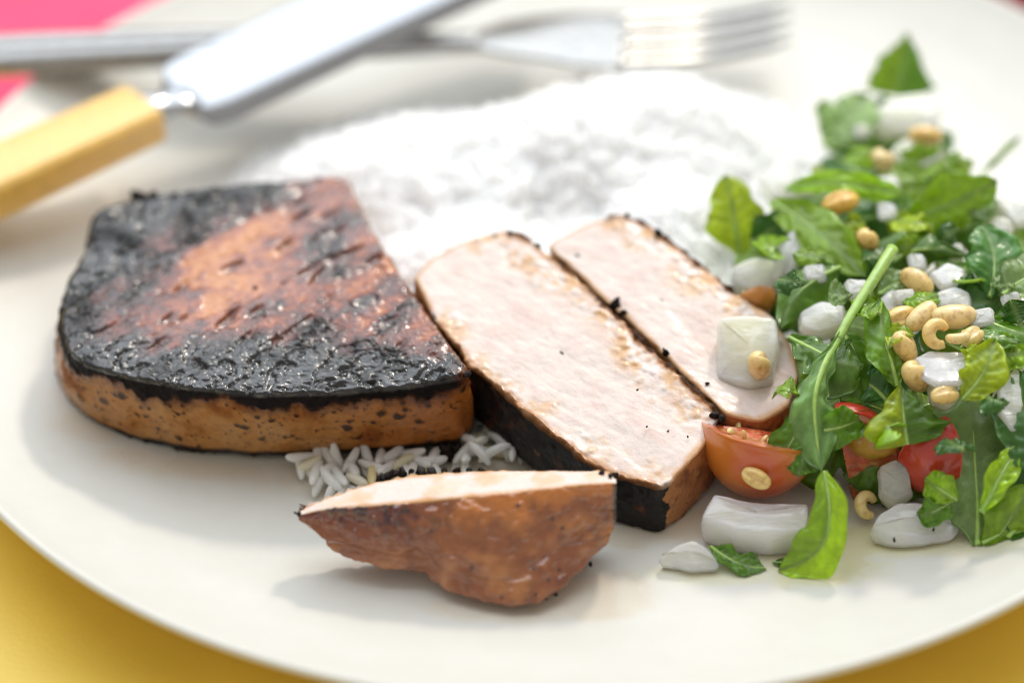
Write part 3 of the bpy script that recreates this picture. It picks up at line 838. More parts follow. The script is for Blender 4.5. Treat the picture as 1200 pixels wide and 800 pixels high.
def build_rice():
    c0 = at(640, 230, 0)
    root = empty('rice_mound', (c0[0], c0[1], 0), 'mound of fluffy steamed white rice behind and under the pork', 'rice')
    n = 130
    xs = np.linspace(-9.5, 7.5, n); ys = np.linspace(-5, 6.8, n)
    X, Y = np.meshgrid(xs, ys); H = rice_h(X, Y)
    V = np.stack([X.ravel(), Y.ravel(), np.maximum(H - 0.05, -0.02).ravel()], 1)
    Q = grid_quads(n, n, False)[:, ::-1]
    keep = (H.ravel()[Q] > 0.0).any(1)
    r = np.random.default_rng(31)
    spots = []
    # loose grains peeping out under the chop and between the pieces, in focus
    chop_front = [(352, 548), (366, 556), (374, 566), (383, 545), (392, 560), (402, 570), (410, 552), (420, 563), (428, 545), (437, 558), (446, 548), (455, 560), (463, 545), (472, 552), (482, 544), (492, 552), (503, 545), (540, 540),
                  (398, 548), (415, 574), (388, 574), (430, 570), (368, 542), (478, 562), (512, 552), (545, 548)]
    for x, y in chop_front:
        spots.append((at(x, y, 0.14 + 0.1 * r.random()), r.uniform(-0.4, 0.3), r.uniform(0.9, 2.1)))
        spots.append((at(x + r.uniform(-6, 6), y - 12, 0.32), r.uniform(-0.4, 0.3), r.uniform(0.5, 2.6)))
    gap = [(560, 452), (568, 470), (560, 492), (574, 500), (566, 515), (582, 512), (590, 523), (600, 528), (578, 528), (560, 528), (572, 484), (586, 498), (556, 470), (596, 515), (552, 515), (563, 530), (606, 522)]
    for x, y in gap:
        spots.append((at(x, y, 0.25 + 0.3 * r.random()), r.uniform(-0.6, 0.6), r.uniform(0, 3.1)))
        spots.append((at(x + r.uniform(-8, 8), y + r.uniform(-8, 8), 0.12), r.uniform(-0.3, 0.3), r.uniform(0, 3.1)))
    near = []
    for p, ry, rz in spots:
        near.append((p, (r.uniform(0, 3), ry + r.normal(0, .25), rz + r.normal(0, .5))))
    # grains over the mound
    mound = []
    rx, ry_ = r.uniform(-9.5, 7.5, 9000), r.uniform(-5, 6.8, 9000)
    for x, y, h in zip(rx, ry_, rice_h(rx, ry_)):
        if h < 0.06 or len(mound) >= 3600: continue
        mound.append((np.array([x, y, max(0.1, h - 0.07 + 0.10 * r.random() + (0.10 if r.random() < .1 else 0))]), (r.uniform(0, 3), r.normal(0, 0.32), r.uniform(0, 3.14))))
    mound.sort(key=lambda q: float(np.linalg.norm(q[0] - CAM)) - q[0][2] * 0.9)
    vis = [q for q in mound if q[0][2] > 0.8 and q[0][1] > -1.2]
    pick = near
    ids = set(id(q) for q in pick)
    base = np.array([c0[0], c0[1], 0])
    for i, (p, e) in enumerate(pick):
        g = bpy.data.objects.new('rice_grain', grain_mesh[i % 6][1])
        g.parent = root; g.location = Vector(p - base) * S; g.rotation_euler = e
        col.objects.link(g)
    Vs, Fs, off = [], [], 0
    for i, q in enumerate(mound):
        if id(q) in ids: continue
        v = grain_mesh[i % 6][0] @ rotm(*q[1]).T + q[0]
        Vs.append(v); Fs.append(GF + off); off += len(v)
    Vs.append(np.concatenate([V, V - (0, 0, 0.5)])); nV = len(V); qk = Q[keep]
    ed = {}
    for f4 in qk:
        for a_, b_ in zip(f4, np.roll(f4, -1)): ed[(a_, b_)] = ed.get((b_, a_), 0) or 1
    brd = [(a_, b_) for (a_, b_) in ed if (b_, a_) not in ed]
    wall = np.array([(a_, a_ + nV, b_ + nV, b_) for a_, b_ in brd])
    Fs.append(np.concatenate([qk, qk[:, ::-1] + nV, wall]) + off)
    o = obj('grain_mass', np.concatenate(Vs), np.concatenate(Fs), M['rice'], root, closed=False); o['kind'] = 'stuff'
    rm = o.modifiers.new('union', 'REMESH'); rm.mode = 'VOXEL'; rm.voxel_size = 0.05 * S; rm.use_smooth_shade = True


build_rice()

# ------------------------------------------------------------------ cutlery


def section_sweep(P, W, T, up=None, n=24, pw=2.6, tilt=0.0):
    """Sweep a flat superellipse (half width W, half thickness T) along P."""
    P = np.asarray(P, float); m = len(P)
    t = np.gradient(P, axis=0); t /= np.linalg.norm(t, axis=1, keepdims=True)
    up = np.array([0, 0, 1.0]) if up is None else np.asarray(up, float)
    sd = np.cross(t, up); sd /= np.linalg.norm(sd, axis=1, keepdims=True); nn = np.cross(sd, t)
    W = np.broadcast_to(W, m); T = np.broadcast_to(T, m)
    a = np.arange(n) / n * 2 * math.pi
    cx = np.sign(np.cos(a)) * np.abs(np.cos(a)) ** (2 / pw); cy = np.sign(np.sin(a)) * np.abs(np.sin(a)) ** (2 / pw)
    rows = [np.tile(P[0], (n, 1))] + [P[i] + W[i] * cx[:, None] * sd[i] + T[i] * cy[:, None] * nn[i] for i in range(m)] + [np.tile(P[-1], (n, 1))]
    return np.concatenate(rows), grid_quads(m + 2, n)


def build_fork():
    a = at(-260, 84, 1.7); b = at(0, 66, 1.62); c = at(250, 56, 1.5); d = at(470, 52, 1.5); e = at(560, 50, 1.6)
    root = empty('fork', (b[0], b[1], 1.5), 'silver table fork lying across the far side of the plate behind the rice', 'fork')
    P = crv([a, b, c, d, e], 60); tt = np.linspace(0, 1, 60)
    W = np.interp(tt, [0, 0.04, 0.3, 0.6, 0.85, 1], [0.45, 0.75, 0.72, 0.50, 0.30, 0.34]); T = np.interp(tt, [0, 0.3, 0.7, 1], [0.30, 0.32, 0.26, 0.16])
    h = obj('handle', *section_sweep(P, W, T * 1.25, pw=2.0), M['fork'], root)
    P2 = P[2:42] + np.array([0, 0.02, 0]); P2 = P2 + np.array([0, 0, 1.2]) * T[2:42, None]
    obj('ridge', *section_sweep(P2, W[2:42] * 0.45, 0.10, pw=2.0), M['fork'], h)
    f0, f1, f2 = at(555, 50, 1.62), at(640, 46, 1.5), at(735, 50, 1.45)
    P = crv([f0, f1, f2], 20)
    obj('head', *section_sweep(P, np.interp(np.linspace(0, 1, 20), [0, .25, .7, 1], [.34, .8, 1.2, 1.25]), 0.10, pw=3.5), M['fork'], root)
    sd = np.cross(f2 - f1, (0, 0, 1)); sd /= np.linalg.norm(sd)
    tip = at(928, 26, 1.35); mid = at(832, 44, 1.1)
    for k in (-1.5, -0.5, 0.5, 1.5):
        o0 = sd * k * 0.64
        Pt = crv([f2 + o0 - (f2 - f1) * 0.12, mid + o0, tip + o0 * 0.92], 26)
        obj('tine', *section_sweep(Pt, np.interp(np.linspace(0, 1, 26), [0, .85, 1], [.19, .15, .06]), np.interp(np.linspace(0, 1, 26), [0, .85, 1], [.13, .12, .04]), pw=2.0), M['fork'], root)


def build_knife():
    hb = at(172, 132, 1.8); far = at(505, -24, 2.5)
    d = far - hb; L = np.linalg.norm(d); d /= L
    # handle: an eight-sided block towards the left, over the rim
    he = at(-240, 322, 1.75)
    dh = hb - he; dh /= np.linalg.norm(dh)
    side = np.cross(dh, (0, 0, 1)); side /= np.linalg.norm(side); upv = np.cross(side, dh)
    root = empty('table_knife', he, 'table knife with a yellow handle and broad steel blade, resting across the far left', 'knife')

    def block(P0, P1, w0, t0, w1, t1, ch):
        rows = []
        for P, w, t in ((P0, 0.01, 0.01), (P0, w0 * .9, t0 * .9), (P0 + dh * 0.08, w0, t0), (P1 - dh * 0.08, w1, t1), (P1, w1 * .9, t1 * .85), (P1, 0.01, 0.01)):
            c2 = ch * min(1, w / 0.3)
            rows.append([P + side * x + upv * y for x, y in ((w, -t + c2), (w, t - c2), (w - c2, t), (-w + c2, t), (-w, t - c2), (-w, -t + c2), (-w + c2, -t), (w - c2, -t))])
        return np.array(rows).reshape(-1, 3), grid_quads(6, 8)
    V, Q = block(he, hb, 0.88, 0.52, 0.80, 0.46, 0.14)
    ho = obj('handle', V, Q, M['bone'], root, smooth=False)
    bv = ho.modifiers.new('bevel', 'BEVEL'); bv.width = 0.08 * S; bv.segments = 3; bv.limit_method = 'ANGLE'; bv.angle_limit = 0.2
    P = np.array([hb - dh * 0.02, hb + d * 0.1, hb + d * 0.28, hb + d * 0.5, hb + d * 0.75, hb + d * 1.15])
    obj('bolster', *section_sweep(P, [.46, .52, .42, .36, .52, .55], [.36, .40, .32, .24, .20, .10], pw=2.0), M['steel'], root)
    # blade: flat on its side, leaning a little towards the camera, cutting edge to the lower right
    Pn = 40; tt = np.linspace(0, 1, Pn); Lb = 11.5
    sp = np.cross(d, np.array([0.0, -0.33, 0.94])); sp /= np.linalg.norm(sp)          # across the blade, towards the edge
    nn = np.cross(sp, d)
    rows = []
    for t in tt:
        c = hb + d * (0.75 + Lb * t)
        e1 = np.interp(t, [0, 0.02, 0.06, 0.8, 0.93, 1], [0.45, 1.1, 1.28, 1.28, 0.85, 0.05]); e0 = -np.interp(t, [0, 0.03, 0.8, 0.95, 1], [0.55, 1.0, 1.06, 0.8, 0.02])
        th = 0.085
        rows.append([c + sp * e0 + nn * th * 0.9, c + sp * (e0 + 0.06) + nn * th, c + sp * (e1 * 0.35) + nn * th * 0.75, c + sp * e1 + nn * 0.012, c + sp * e1 - nn * 0.012, c + sp * (e1 * 0.35) - nn * th * 0.75, c + sp * (e0 + 0.06) - nn * th, c + sp * e0 - nn * th * 0.9])
    rows = [[np.mean(rows[0], 0)] * 8] + rows + [[np.mean(rows[-1], 0)] * 8]
    V = np.array(rows).reshape(-1, 3)
    obj('blade', V, grid_quads(len(rows), 8), M['steel'], root)


build_fork()
build_knife()

# ------------------------------------------------------------------ salad


def zp(py):
    """Height of the heap's surface where the photograph shows it at pixel row py."""
    return float(np.interp(py, [40, 90, 150, 250, 380, 450, 520, 580, 640, 680], [1.7, 1.9, 2.0, 2.4, 2.6, 2.3, 1.6, 0.9, 0.25, 0.05]))


PROFILES = {
    'oval': ([0, .08, .3, .55, .8, .93, 1], [.06, .35, .85, 1, .72, .38, .02]),
    'long': ([0, .1, .35, .7, .9, 1], [.10, .45, .85, 1, .6, .03]),
    'lobed': ([0, .12, .22, .30, .40, .48, .56, .70, .85, .95, 1], [.10, .20, .62, .40, .80, .50, .85, 1, .80, .42, .03]),
    'arrow': ([0, .05, .25, .6, 1], [.3, .75, 1, .62, .02]),
}
GREEN = np.array((0.20, 0.42, 0.02)); DEEP = np.array((0.08, 0.24, 0.026)); LIME = np.array((0.60, 0.74, 0.02)); GREY = np.array((0.36, 0.52, 0.18)); BRIGHT = np.array((0.40, 0.64, 0.02))


def leaf(label, pts, W, prof='oval', face=(0, -0.55, 0.83), fold=0.25, curl=0.15, wave=0.10, tone=GREEN, seed=0, stem=None, tone2=None, group='arugula leaves in the salad', rib=0.05, twist=0.0):
    c = crv([at(*p) for p in pts], 64)
    nu, nv = 64, 21
    T = np.gradient(c, axis=0); T /= np.linalg.norm(T, axis=1, keepdims=True)
    f = np.asarray(face, float); f /= np.linalg.norm(f)
    Sd = np.cross(T, f); Sd /= np.linalg.norm(Sd, axis=1, keepdims=True); Nn = np.cross(Sd, T)
    if twist:
        a = np.linspace(-0.5, 1, nu)[:, None] * twist
        Sd, Nn = Sd * np.cos(a) + Nn * np.sin(a), Nn * np.cos(a) - Sd * np.sin(a)
    t = np.linspace(0, 1, nu); v = np.linspace(-1, 1, nv)
    tf = np.linspace(0, 1, 400); bf = np.interp(tf, *PROFILES[prof]); kk = np.ones(27) / 27
    bf = np.convolve(np.convolve(np.pad(bf, 26, 'edge'), kk, 'valid'), kk, 'valid'); base = np.interp(t, tf, bf) * np.sqrt(np.clip((1 - t) / 0.05, 0.02, 1))
    rr = np.random.default_rng(seed)
    sL = 1 + 0.12 * np.sin(t * rr.uniform(9, 15) + rr.uniform(0, 6)) + 0.035 * np.sin(t * rr.uniform(22, 32) + rr.uniform(0, 6))
    sR = 1 + 0.12 * np.sin(t * rr.uniform(9, 15) + rr.uniform(0, 6)) + 0.035 * np.sin(t * rr.uniform(22, 32) + rr.uniform(0, 6))
    tt, vv = np.meshgrid(t, v, indexing='ij')
    w = W * base[:, None] * np.where(vv < 0, sL[:, None], sR[:, None])
    av = np.abs(vv)
    nz = fbm(np.stack([tt * 4 + seed * 3.1, vv * 1.6, vv * 0 + seed], -1).reshape(-1, 3), 1.0, 3, seed).reshape(nu, nv)
    wav = wave * (nz * 2.2 * av + 0.35 * np.sin(tt * rr.uniform(8, 13) + np.sign(vv) * 1.3) * av ** 2)
    veins = np.abs(((tt * 7.5 - av * 1.3 + 0.04 * nz) % 1) - 0.5)          # side veins
    vein = np.exp(-((0.5 - veins) / 0.055) ** 2) * (av > 0.06) * (1 - 0.6 * av)
    P = c[:, None] + Sd[:, None] * (vv * w * math.cos(fold))[..., None] + Nn[:, None] * (av * w * math.sin(fold) - curl * w * av ** 2 + wav + 0.022 * (np.cos(veins * 2 * math.pi) * 0.5) * av * (1 - av) * 4)[..., None]
    tone2 = tone if tone2 is None else tone2
    Cc = np.where((vv < 0)[..., None], tone, tone2) * (1 + 0.5 * nz[..., None])
    Cc = Cc * (1 - vein[..., None] * 0.45) + np.array((0.22, 0.36, 0.10)) * vein[..., None] * 0.45
    mr = np.exp(-(vv * w / 0.045) ** 2)[..., None]
    Cc = Cc * (1 - mr * 0.7) + np.array((0.34, 0.46, 0.17)) * mr * 0.7
    th = 0.013
    top = (P + Nn[:, None] * th).reshape(-1, 3); bot = (P - Nn[:, None] * th).reshape(-1, 3)
    Qt = grid_quads(nu, nv, False); m = nu * nv; Qb = Qt[:, ::-1] + m
    ring = [i * nv for i in range(nu)] + [(nu - 1) * nv + j for j in range(1, nv)] + [i * nv + nv - 1 for i in range(nu - 2, -1, -1)] + [j for j in range(nv - 2, 0, -1)]
    ring = np.array(ring); r2 = np.roll(ring, -1)
    Qe = np.stack([ring, r2, r2 + m, ring + m], 1)
    V = np.concatenate([top, bot])
    V[:, 2] = np.maximum(V[:, 2], zplate(V[:, 0], V[:, 1]) + 0.02)      # nothing sinks into the plate
    root = empty('arugula_leaf', V[np.argmin(V[:, 2])], label, 'leaf', group)
    obj('blade', V, np.concatenate([Qt, Qb, Qe]), M['leaf'], root, C=np.concatenate([Cc.reshape(-1, 3)] * 2))
    rp = c - Nn * 0.012
    rp[:, 2] = np.maximum(rp[:, 2], zplate(c[:, 0], c[:, 1]) + 0.04)
    obj('midrib', *tube(rp, np.linspace(rib, rib * 0.25, nu), 8), M['stem'], root)
    if stem is not None:
        sp = crv([at(*p) for p in stem] + [c[0], c[2]], 26)
        obj('stalk', *tube(sp, np.linspace(rib * 1.7, rib, 26), 10), M['stem'], root)
    return root


# front leaves, in focus
leaf('long arugula leaf hanging over the orange tomato, its pale stalk pointing up to the right', [(985, 392, 2.95), (965, 430, 2.75), (955, 465, 2.5), (956, 505, 2.05), (963, 552, 1.55)], 0.48, 'lobed', (0.1, -0.5, 0.85), fold=-0.25, curl=0.35, wave=0.14, tone=GREY * (0.9, 1.1, 0.9), seed=3,  # pale tone puts the white sheen into the leaf's own colour
     stem=[(1046, 292, 3.35), (1022, 330, 3.25), (1000, 365, 3.1)], rib=0.075)
leaf('bright green arugula leaf tip standing on the plate between two onion pieces', [(966, 552, 1.6), (972, 590, 1.25), (968, 630, 0.75), (945, 655, 0.35), (912, 668, 0.08)], 0.50, 'long', (-0.35, -0.85, 0.45), fold=0.35, curl=0.1, wave=0.06, tone=BRIGHT * (1.5, 1.35, 1), seed=5, tone2=BRIGHT)
leaf('broad grey-green lobed arugula leaf leaning at the front right of the salad', [(1145, 645, 0.22), (1146, 600, 0.7), (1143, 550, 1.12), (1140, 500, 1.5), (1136, 452, 1.8)], 1.02, 'lobed', (-0.05, -0.72, 0.68), fold=0.05, curl=0.22, wave=0.12, tone=GREY, seed=8, rib=0.06)  # greyed tone paints the leaf's sheen into its base colour
leaf('bright lime leaf lobe curling beside the broad grey-green leaf', [(1150, 600, 1.0), (1166, 570, 1.35), (1180, 545, 1.6), (1192, 522, 1.75)], 0.30, 'oval', (-0.2, -0.8, 0.5), fold=0.3, tone=BRIGHT * (1.5, 1.4, 1), seed=9, rib=0.07)
leaf('bright green rounded leaf at the bottom right edge beside the broad leaf', [(1150, 648, 0.15), (1172, 625, 0.45), (1190, 598, 0.8), (1212, 566, 1.2)], 0.52, 'oval', (0.1, -0.85, 0.5), tone=BRIGHT, seed=10)
leaf('small lobed leaf pushing out left of the broad leaf above the rounded onion', [(1122, 585, 1.15), (1105, 575, 1.3), (1093, 568, 1.3), (1084, 560, 1.3)], 0.36, 'oval', (-0.2, -0.9, 0.4), tone=BRIGHT * 1.2, seed=11, fold=0.1)
leaf('dark leaf tip resting on the rounded onion piece', [(1118, 585, 0.95), (1104, 594, 0.95), (1088, 602, 0.85), (1076, 604, 0.75)], 0.30, 'oval', (-0.1, -0.85, 0.5), tone=GREEN, seed=12)
leaf('folded arugula leaf, lime left half, dark right half, above the red tomato wedge', [(1063, 520, 1.75), (1060, 500, 2.05), (1058, 478, 2.3), (1056, 452, 2.5)], 0.95, 'arrow', (0.05, -0.8, 0.6), fold=0.5, curl=0.3, wave=0.10, tone=LIME * 0.9, tone2=GREEN * 0.8, seed=14, rib=0.07)  # lime half has the light shining through it painted into the colour
leaf('lime-green leaf lobe lit from behind, above the broad grey-green leaf', [(1128, 468, 2.5), (1145, 448, 2.75), (1158, 425, 3.0), (1166, 398, 3.2)], 0.46, 'oval', (-0.35, -0.85, 0.35), fold=0.2, tone=LIME, seed=15)
leaf('narrow pointed arugula leaf standing upright just right of the pale stalk', [(1052, 452, 2.35), (1045, 425, 2.7), (1036, 395, 2.95), (1030, 350, 3.25)], 0.42, 'long', (0.25, -0.85, 0.45), fold=-0.2, tone=GREEN * (1.3, 1.2, 1), seed=16, wave=0.12)
leaf('glossy dark leaf lying behind the pale stalk left of the narrow leaf', [(925, 395, 2.45), (955, 410, 2.6), (985, 425, 2.6), (1012, 428, 2.5)], 0.72, 'lobed', (0.0, -0.45, 0.9), fold=-0.15, tone=GREEN * 0.75, seed=17, wave=0.14)
leaf('glossy leaf with bright reflections below the pale stalk', [(985, 385, 2.7), (1000, 410, 2.55), (1005, 440, 2.3), (985, 470, 2.05)], 0.66, 'oval', (0.15, -0.5, 0.85), fold=-0.2, tone=GREEN, seed=18)
leaf('blue-green leaf with a white vein between the narrow leaf and the stalk', [(1040, 470, 1.95), (1025, 455, 2.1), (1010, 445, 2.15), (995, 430, 2.2)], 0.55, 'oval', (0.1, -0.75, 0.65), tone=DEEP * (1.3, 1.3, 2), seed=19, rib=0.06)
leaf('small leaf lobe right of the long hanging leaf, above the dark red tomato', [(962, 505, 1.95), (985, 500, 1.95), (1005, 492, 1.95), (1018, 480, 2.0)], 0.46, 'arrow', (0.1, -0.85, 0.5), tone=GREEN * 1.1, seed=20)
leaf('dark leaf lobe drooping in front of the orange tomato', [(950, 490, 2.1), (935, 505, 1.9), (920, 530, 1.6), (908, 550, 1.35)], 0.42, 'oval', (-0.1, -0.85, 0.5), tone=GREEN, seed=21)
leaf('glossy leaf lobe with white shine hanging over the orange tomato', [(958, 500, 2.0), (948, 522, 1.75), (938, 545, 1.45), (934, 558, 1.3)], 0.36, 'oval', (-0.15, -0.7, 0.7), tone=GREEN * 0.9, seed=22, wave=0.12)
leaf('small dark leaf tip lying on the plate between the two front onion pieces', [(832, 640, 0.28), (850, 652, 0.18), (872, 662, 0.1), (898, 667, 0.06)], 0.28, 'long', (0.1, -0.3, 0.95), tone=GREEN * 0.85, seed=23, fold=0.3)
leaf('dark leaf peeking out under the rectangular onion piece beside the bright leaf tip', [(955, 648, 0.1), (940, 655, 0.08), (925, 660, 0.06), (905, 660, 0.05)], 0.2, 'oval', (0, -0.3, 0.95), tone=DEEP, seed=24)
leaf('dark leaf at the right edge between the big onion and the broad leaf', [(1235, 560, 1.5), (1215, 520, 1.9), (1200, 480, 2.2), (1190, 430, 2.5)], 0.7, 'oval', (-0.3, -0.8, 0.5), tone=DEEP, seed=25)
leaf('deep green leaf in the shade behind the broad leaf at the right edge', [(1180, 640, 0.25), (1200, 600, 0.7), (1212, 550, 1.3), (1220, 500, 1.8)], 0.8, 'oval', (-0.1, -0.85, 0.5), tone=DEEP, seed=26)
leaf('curled shiny leaf edge left of the lime leaf lobe', [(1125, 408, 2.75), (1145, 396, 2.95), (1170, 395, 3.0), (1195, 402, 2.9)], 0.30, 'long', (0.1, -0.2, 0.95), tone=GREEN, seed=27, curl=0.7)
# the middle of the heap
leaf('wide shiny leaf at the right edge catching the window light, mid salad', [(1125, 368, 2.85), (1160, 378, 2.9), (1195, 390, 2.85), (1240, 400, 2.6)], 0.55, 'lobed', (0.0, -0.1, 1), fold=-0.2, curl=0.3, tone=GREEN, seed=30)
leaf('dark green leaf curving down left of the pale stalk, near the second slice', [(985, 312, 2.8), (960, 325, 2.75), (935, 345, 2.6), (915, 385, 2.2)], 0.55, 'oval', (-0.3, -0.65, 0.7), fold=-0.3, curl=0.3, tone=GREEN * 0.85, seed=31)
leaf('long diagonal green leaf left of two tan kernels', [(905, 236, 2.5), (940, 258, 2.75), (975, 285, 2.8), (1015, 325, 2.6)], 0.52, 'long', (-0.1, -0.7, 0.7), fold=0.15, tone=BRIGHT * 0.9, seed=32)
leaf('sunlit yellow-green leaf standing at the left end of the salad beside the rice', [(868, 300, 1.6), (862, 270, 2.1), (858, 240, 2.5), (850, 205, 2.9)], 0.62, 'oval', (-0.15, -0.9, 0.35), fold=0.1, tone=LIME * 1.1, tone2=LIME, seed=33, wave=0.08)
leaf('small dark leaf behind the sunlit yellow-green leaf', [(880, 285, 2.0), (895, 275, 2.15), (910, 265, 2.3), (920, 250, 2.4)], 0.45, 'oval', (0.2, -0.85, 0.5), tone=DEEP, seed=34)
leaf('narrow bright leaf stretched sideways above the oval tan kernel', [(920, 222, 2.7), (960, 214, 2.95), (1010, 218, 2.95), (1062, 228, 2.8)], 0.30, 'long', (0, -0.6, 0.8), tone=BRIGHT * 1.4, seed=35)
leaf('large green leaf pointing up to the right at the back right of the salad', [(1060, 258, 2.4), (1095, 246, 2.75), (1130, 232, 3.0), (1168, 212, 3.2)], 0.62, 'oval', (0.0, -0.75, 0.65), fold=0.2, tone=BRIGHT, seed=36)
leaf('yellow-green leaf under the large back right leaf', [(1040, 250, 2.4), (1055, 265, 2.4), (1075, 275, 2.4), (1098, 280, 2.4)], 0.35, 'oval', (0, -0.8, 0.6), tone=LIME, seed=37)
leaf('dark leaf with a shining upper edge below the large back right leaf', [(1042, 310, 2.55), (1065, 295, 2.75), (1095, 292, 2.8), (1135, 300, 2.7)], 0.62, 'arrow', (0, -0.75, 0.65), fold=-0.35, curl=0.5, tone=GREEN * 0.75, seed=38)
leaf('blue-green leaf with white shine upright at the far right, mid salad', [(1160, 348, 2.7), (1165, 320, 2.95), (1163, 292, 3.15), (1150, 262, 3.3)], 0.62, 'oval', (0.1, -0.35, 0.9), tone=DEEP * (1.6, 1.5, 2), seed=39)
leaf('grey-green leaf at the right frame edge above the wide shiny leaf', [(1175, 345, 2.9), (1195, 330, 3.0), (1220, 318, 3.0), (1250, 310, 2.9)], 0.6, 'oval', (0, -0.5, 0.85), tone=GREY, seed=40)
leaf('dark glossy leaf beneath the wide shiny leaf at the right', [(1085, 340, 2.5), (1110, 350, 2.55), (1140, 355, 2.6), (1175, 352, 2.6)], 0.6, 'oval', (0, -0.55, 0.8), tone=DEEP, seed=41)
leaf('shiny leaf scrap in front of the dark shining-edged leaf', [(1030, 345, 2.6), (1045, 335, 2.7), (1062, 330, 2.7), (1082, 332, 2.6)], 0.38, 'oval', (0, -0.35, 0.95), tone=GREY, seed=42)
# the far end, out of focus
leaf('triangular green leaf standing at the far end of the salad', [(1050, 112, 1.75), (1055, 92, 2.15), (1060, 68, 2.5), (1063, 38, 2.9)], 0.85, 'arrow', (0.1, -0.9, 0.4), fold=0.15, tone=BRIGHT * 0.85, tone2=GREEN, seed=44)
leaf('pale green leaf lying left of the far white onion piece', [(965, 165, 1.9), (980, 150, 2.1), (1000, 135, 2.25), (1018, 112, 2.4)], 0.7, 'oval', (-0.2, -0.5, 0.85), tone=GREY * 1.2, seed=45)
leaf('green leaf below the far white onion pieces', [(1040, 185, 2.0), (1065, 190, 2.1), (1090, 188, 2.1), (1112, 178, 2.1)], 0.4, 'oval', (0, -0.7, 0.7), tone=BRIGHT, seed=46)
leaf('thin green shoot on the plate at the far right of the salad', [(1150, 205, 1.7), (1165, 190, 1.8), (1180, 175, 1.9), (1196, 160, 2.0)], 0.08, 'long', (0, -0.6, 0.8), tone=BRIGHT, seed=47, rib=0.04)
# leaves underneath, filling the heap
fill = np.random.default_rng(99)
fx = [(930, 480, 1.0, .8, 'behind the drooping leaf lobe over the orange tomato'), (985, 515, 0.8, .9, 'behind the dark red tomato wedge'), (1035, 545, 0.7, .8, 'between the dark and the bright red tomato wedges'), (1050, 565, 0.45, .6, 'low between the curled kernel and the rounded onion'),
      (1100, 545, 0.6, .8, 'behind the bright red tomato wedge'), (1160, 560, 0.5, .9, 'low behind the broad grey-green leaf'), (1010, 385, 1.9, .9, 'right under the pale stalk'), (1060, 425, 1.75, .9, 'under the upright tan kernel'),
      (1115, 405, 2.0, .9, 'under the curled burst kernel'), (1180, 450, 1.6, .9, 'under the large onion piece at the right edge'), (960, 345, 1.8, .8, 'left of the pale stalk'), (900, 305, 1.4, .7, 'under the yellow-green leaf beside the rice'),
      (940, 295, 1.8, .8, 'under the long diagonal leaf'), (1000, 305, 2.0, .8, 'below the upright golden kernel'), (1050, 320, 2.0, .8, 'behind the top of the pale stalk'), (1110, 320, 2.1, .9, 'under the pale onion cube on the right'),
      (1175, 375, 2.0, .9, 'under the wide shiny leaf at the right edge'), (905, 345, 1.4, .7, 'between the second slice and the salad'), (1020, 255, 2.0, .8, 'between the two tan kernels'), (960, 235, 1.8, .8, 'left of the oval tan kernel'),
      (1085, 245, 2.0, .8, 'left of the large back right leaf'), (1140, 265, 2.1, .9, 'below the large back right leaf'), (1010, 205, 1.7, .7, 'above the narrow sideways leaf'), (1060, 212, 1.8, .8, 'below the pale yellow onion slab'),
      (1105, 205, 1.7, .7, 'right of the pale yellow onion slab'), (1190, 285, 2.1, .9, 'at the right frame edge behind the blue-green leaf'), (1000, 172, 1.6, .6, 'under the far pale green leaf'), (1070, 165, 1.6, .6, 'between the two far onion pieces'), (1040, 140, 1.6, .6, 'left of the far broad onion piece'),
      (1005, 470, 1.5, .8, 'above the dark red tomato wedge'), (1085, 475, 1.5, .9, 'behind the folded lime and dark leaf'), (950, 430, 1.5, .8, 'under the long hanging leaf beside the second slice'), (1140, 340, 2.3, .8, 'left of the upright blue-green leaf'), (1200, 520, 1.0, .9, 'low at the right frame edge')]
for i, (x, y, z, wd, where) in enumerate(fx):
    a = fill.uniform(-0.9, 0.9) + (math.pi if fill.random() < .5 else 0); L = fill.uniform(34, 52); dx, dy = math.cos(a) * L, math.sin(a) * L * 0.6
    leaf('arugula leaf half buried in the salad ' + where, [(x - dx, y - dy, z - 0.15), (x - dx * .3, y - dy * .3, z + 0.08), (x + dx * .35, y + dy * .35, z + 0.08), (x + dx, y + dy, z - 0.2)], wd * fill.uniform(0.85, 1.1), random.choice(['oval', 'lobed', 'arrow']),
         (fill.normal(0, .25), -0.5 + fill.normal(0, .25), 0.8), fold=fill.uniform(-.3, .3), curl=0.3, tone=random.choice([GREEN * 0.8, DEEP, GREEN, BRIGHT * 0.8]), seed=200 + i, group='leaves buried in the salad')


scraps = [(948, 300, 'beside the long diagonal leaf', 0), (1000, 262, 'between the oval and the upright kernel', 2), (1030, 300, 'above the top of the pale stalk', 1), (1062, 290, 'left of the shining-edged leaf', 0), (1075, 262, 'under the large back right leaf', 2), (1110, 275, 'right of the yellow-green leaf', 1),
          (1135, 330, 'above the onion cube on the right', 0), (1175, 330, 'beside the blue-green leaf', 3), (1190, 365, 'on the wide shiny leaf', 1), (1080, 350, 'behind the yellow kernels', 0), (1050, 395, 'left of the upright tan kernel', 2), (930, 330, 'next to the white onion strip', 1), (905, 290, 'under the sunlit yellow-green leaf', 0),
          (960, 205, 'above the sideways leaf', 2), (1010, 180, 'left of the tan kernel at the back', 0), (1100, 215, 'behind the large back right leaf', 1), (1150, 245, 'tip side of the large back right leaf', 3), (985, 345, 'left of the pale stalk, mid salad', 3), (1015, 360, 'right of the pale stalk, mid salad', 0), (1140, 415, 'beside the ragged onion shard', 2),
          (1190, 415, 'above the large onion at the right edge', 0), (1170, 470, 'left of the large onion at the right edge', 1), (1040, 500, 'under the folded lime leaf', 0), (1118, 520, 'above the broad grey-green leaf', 1), (925, 455, 'between the second slice and the hanging leaf', 0), (1030, 225, 'on the sideways leaf', 0), (1125, 190, 'at the far right end of the salad', 0)]
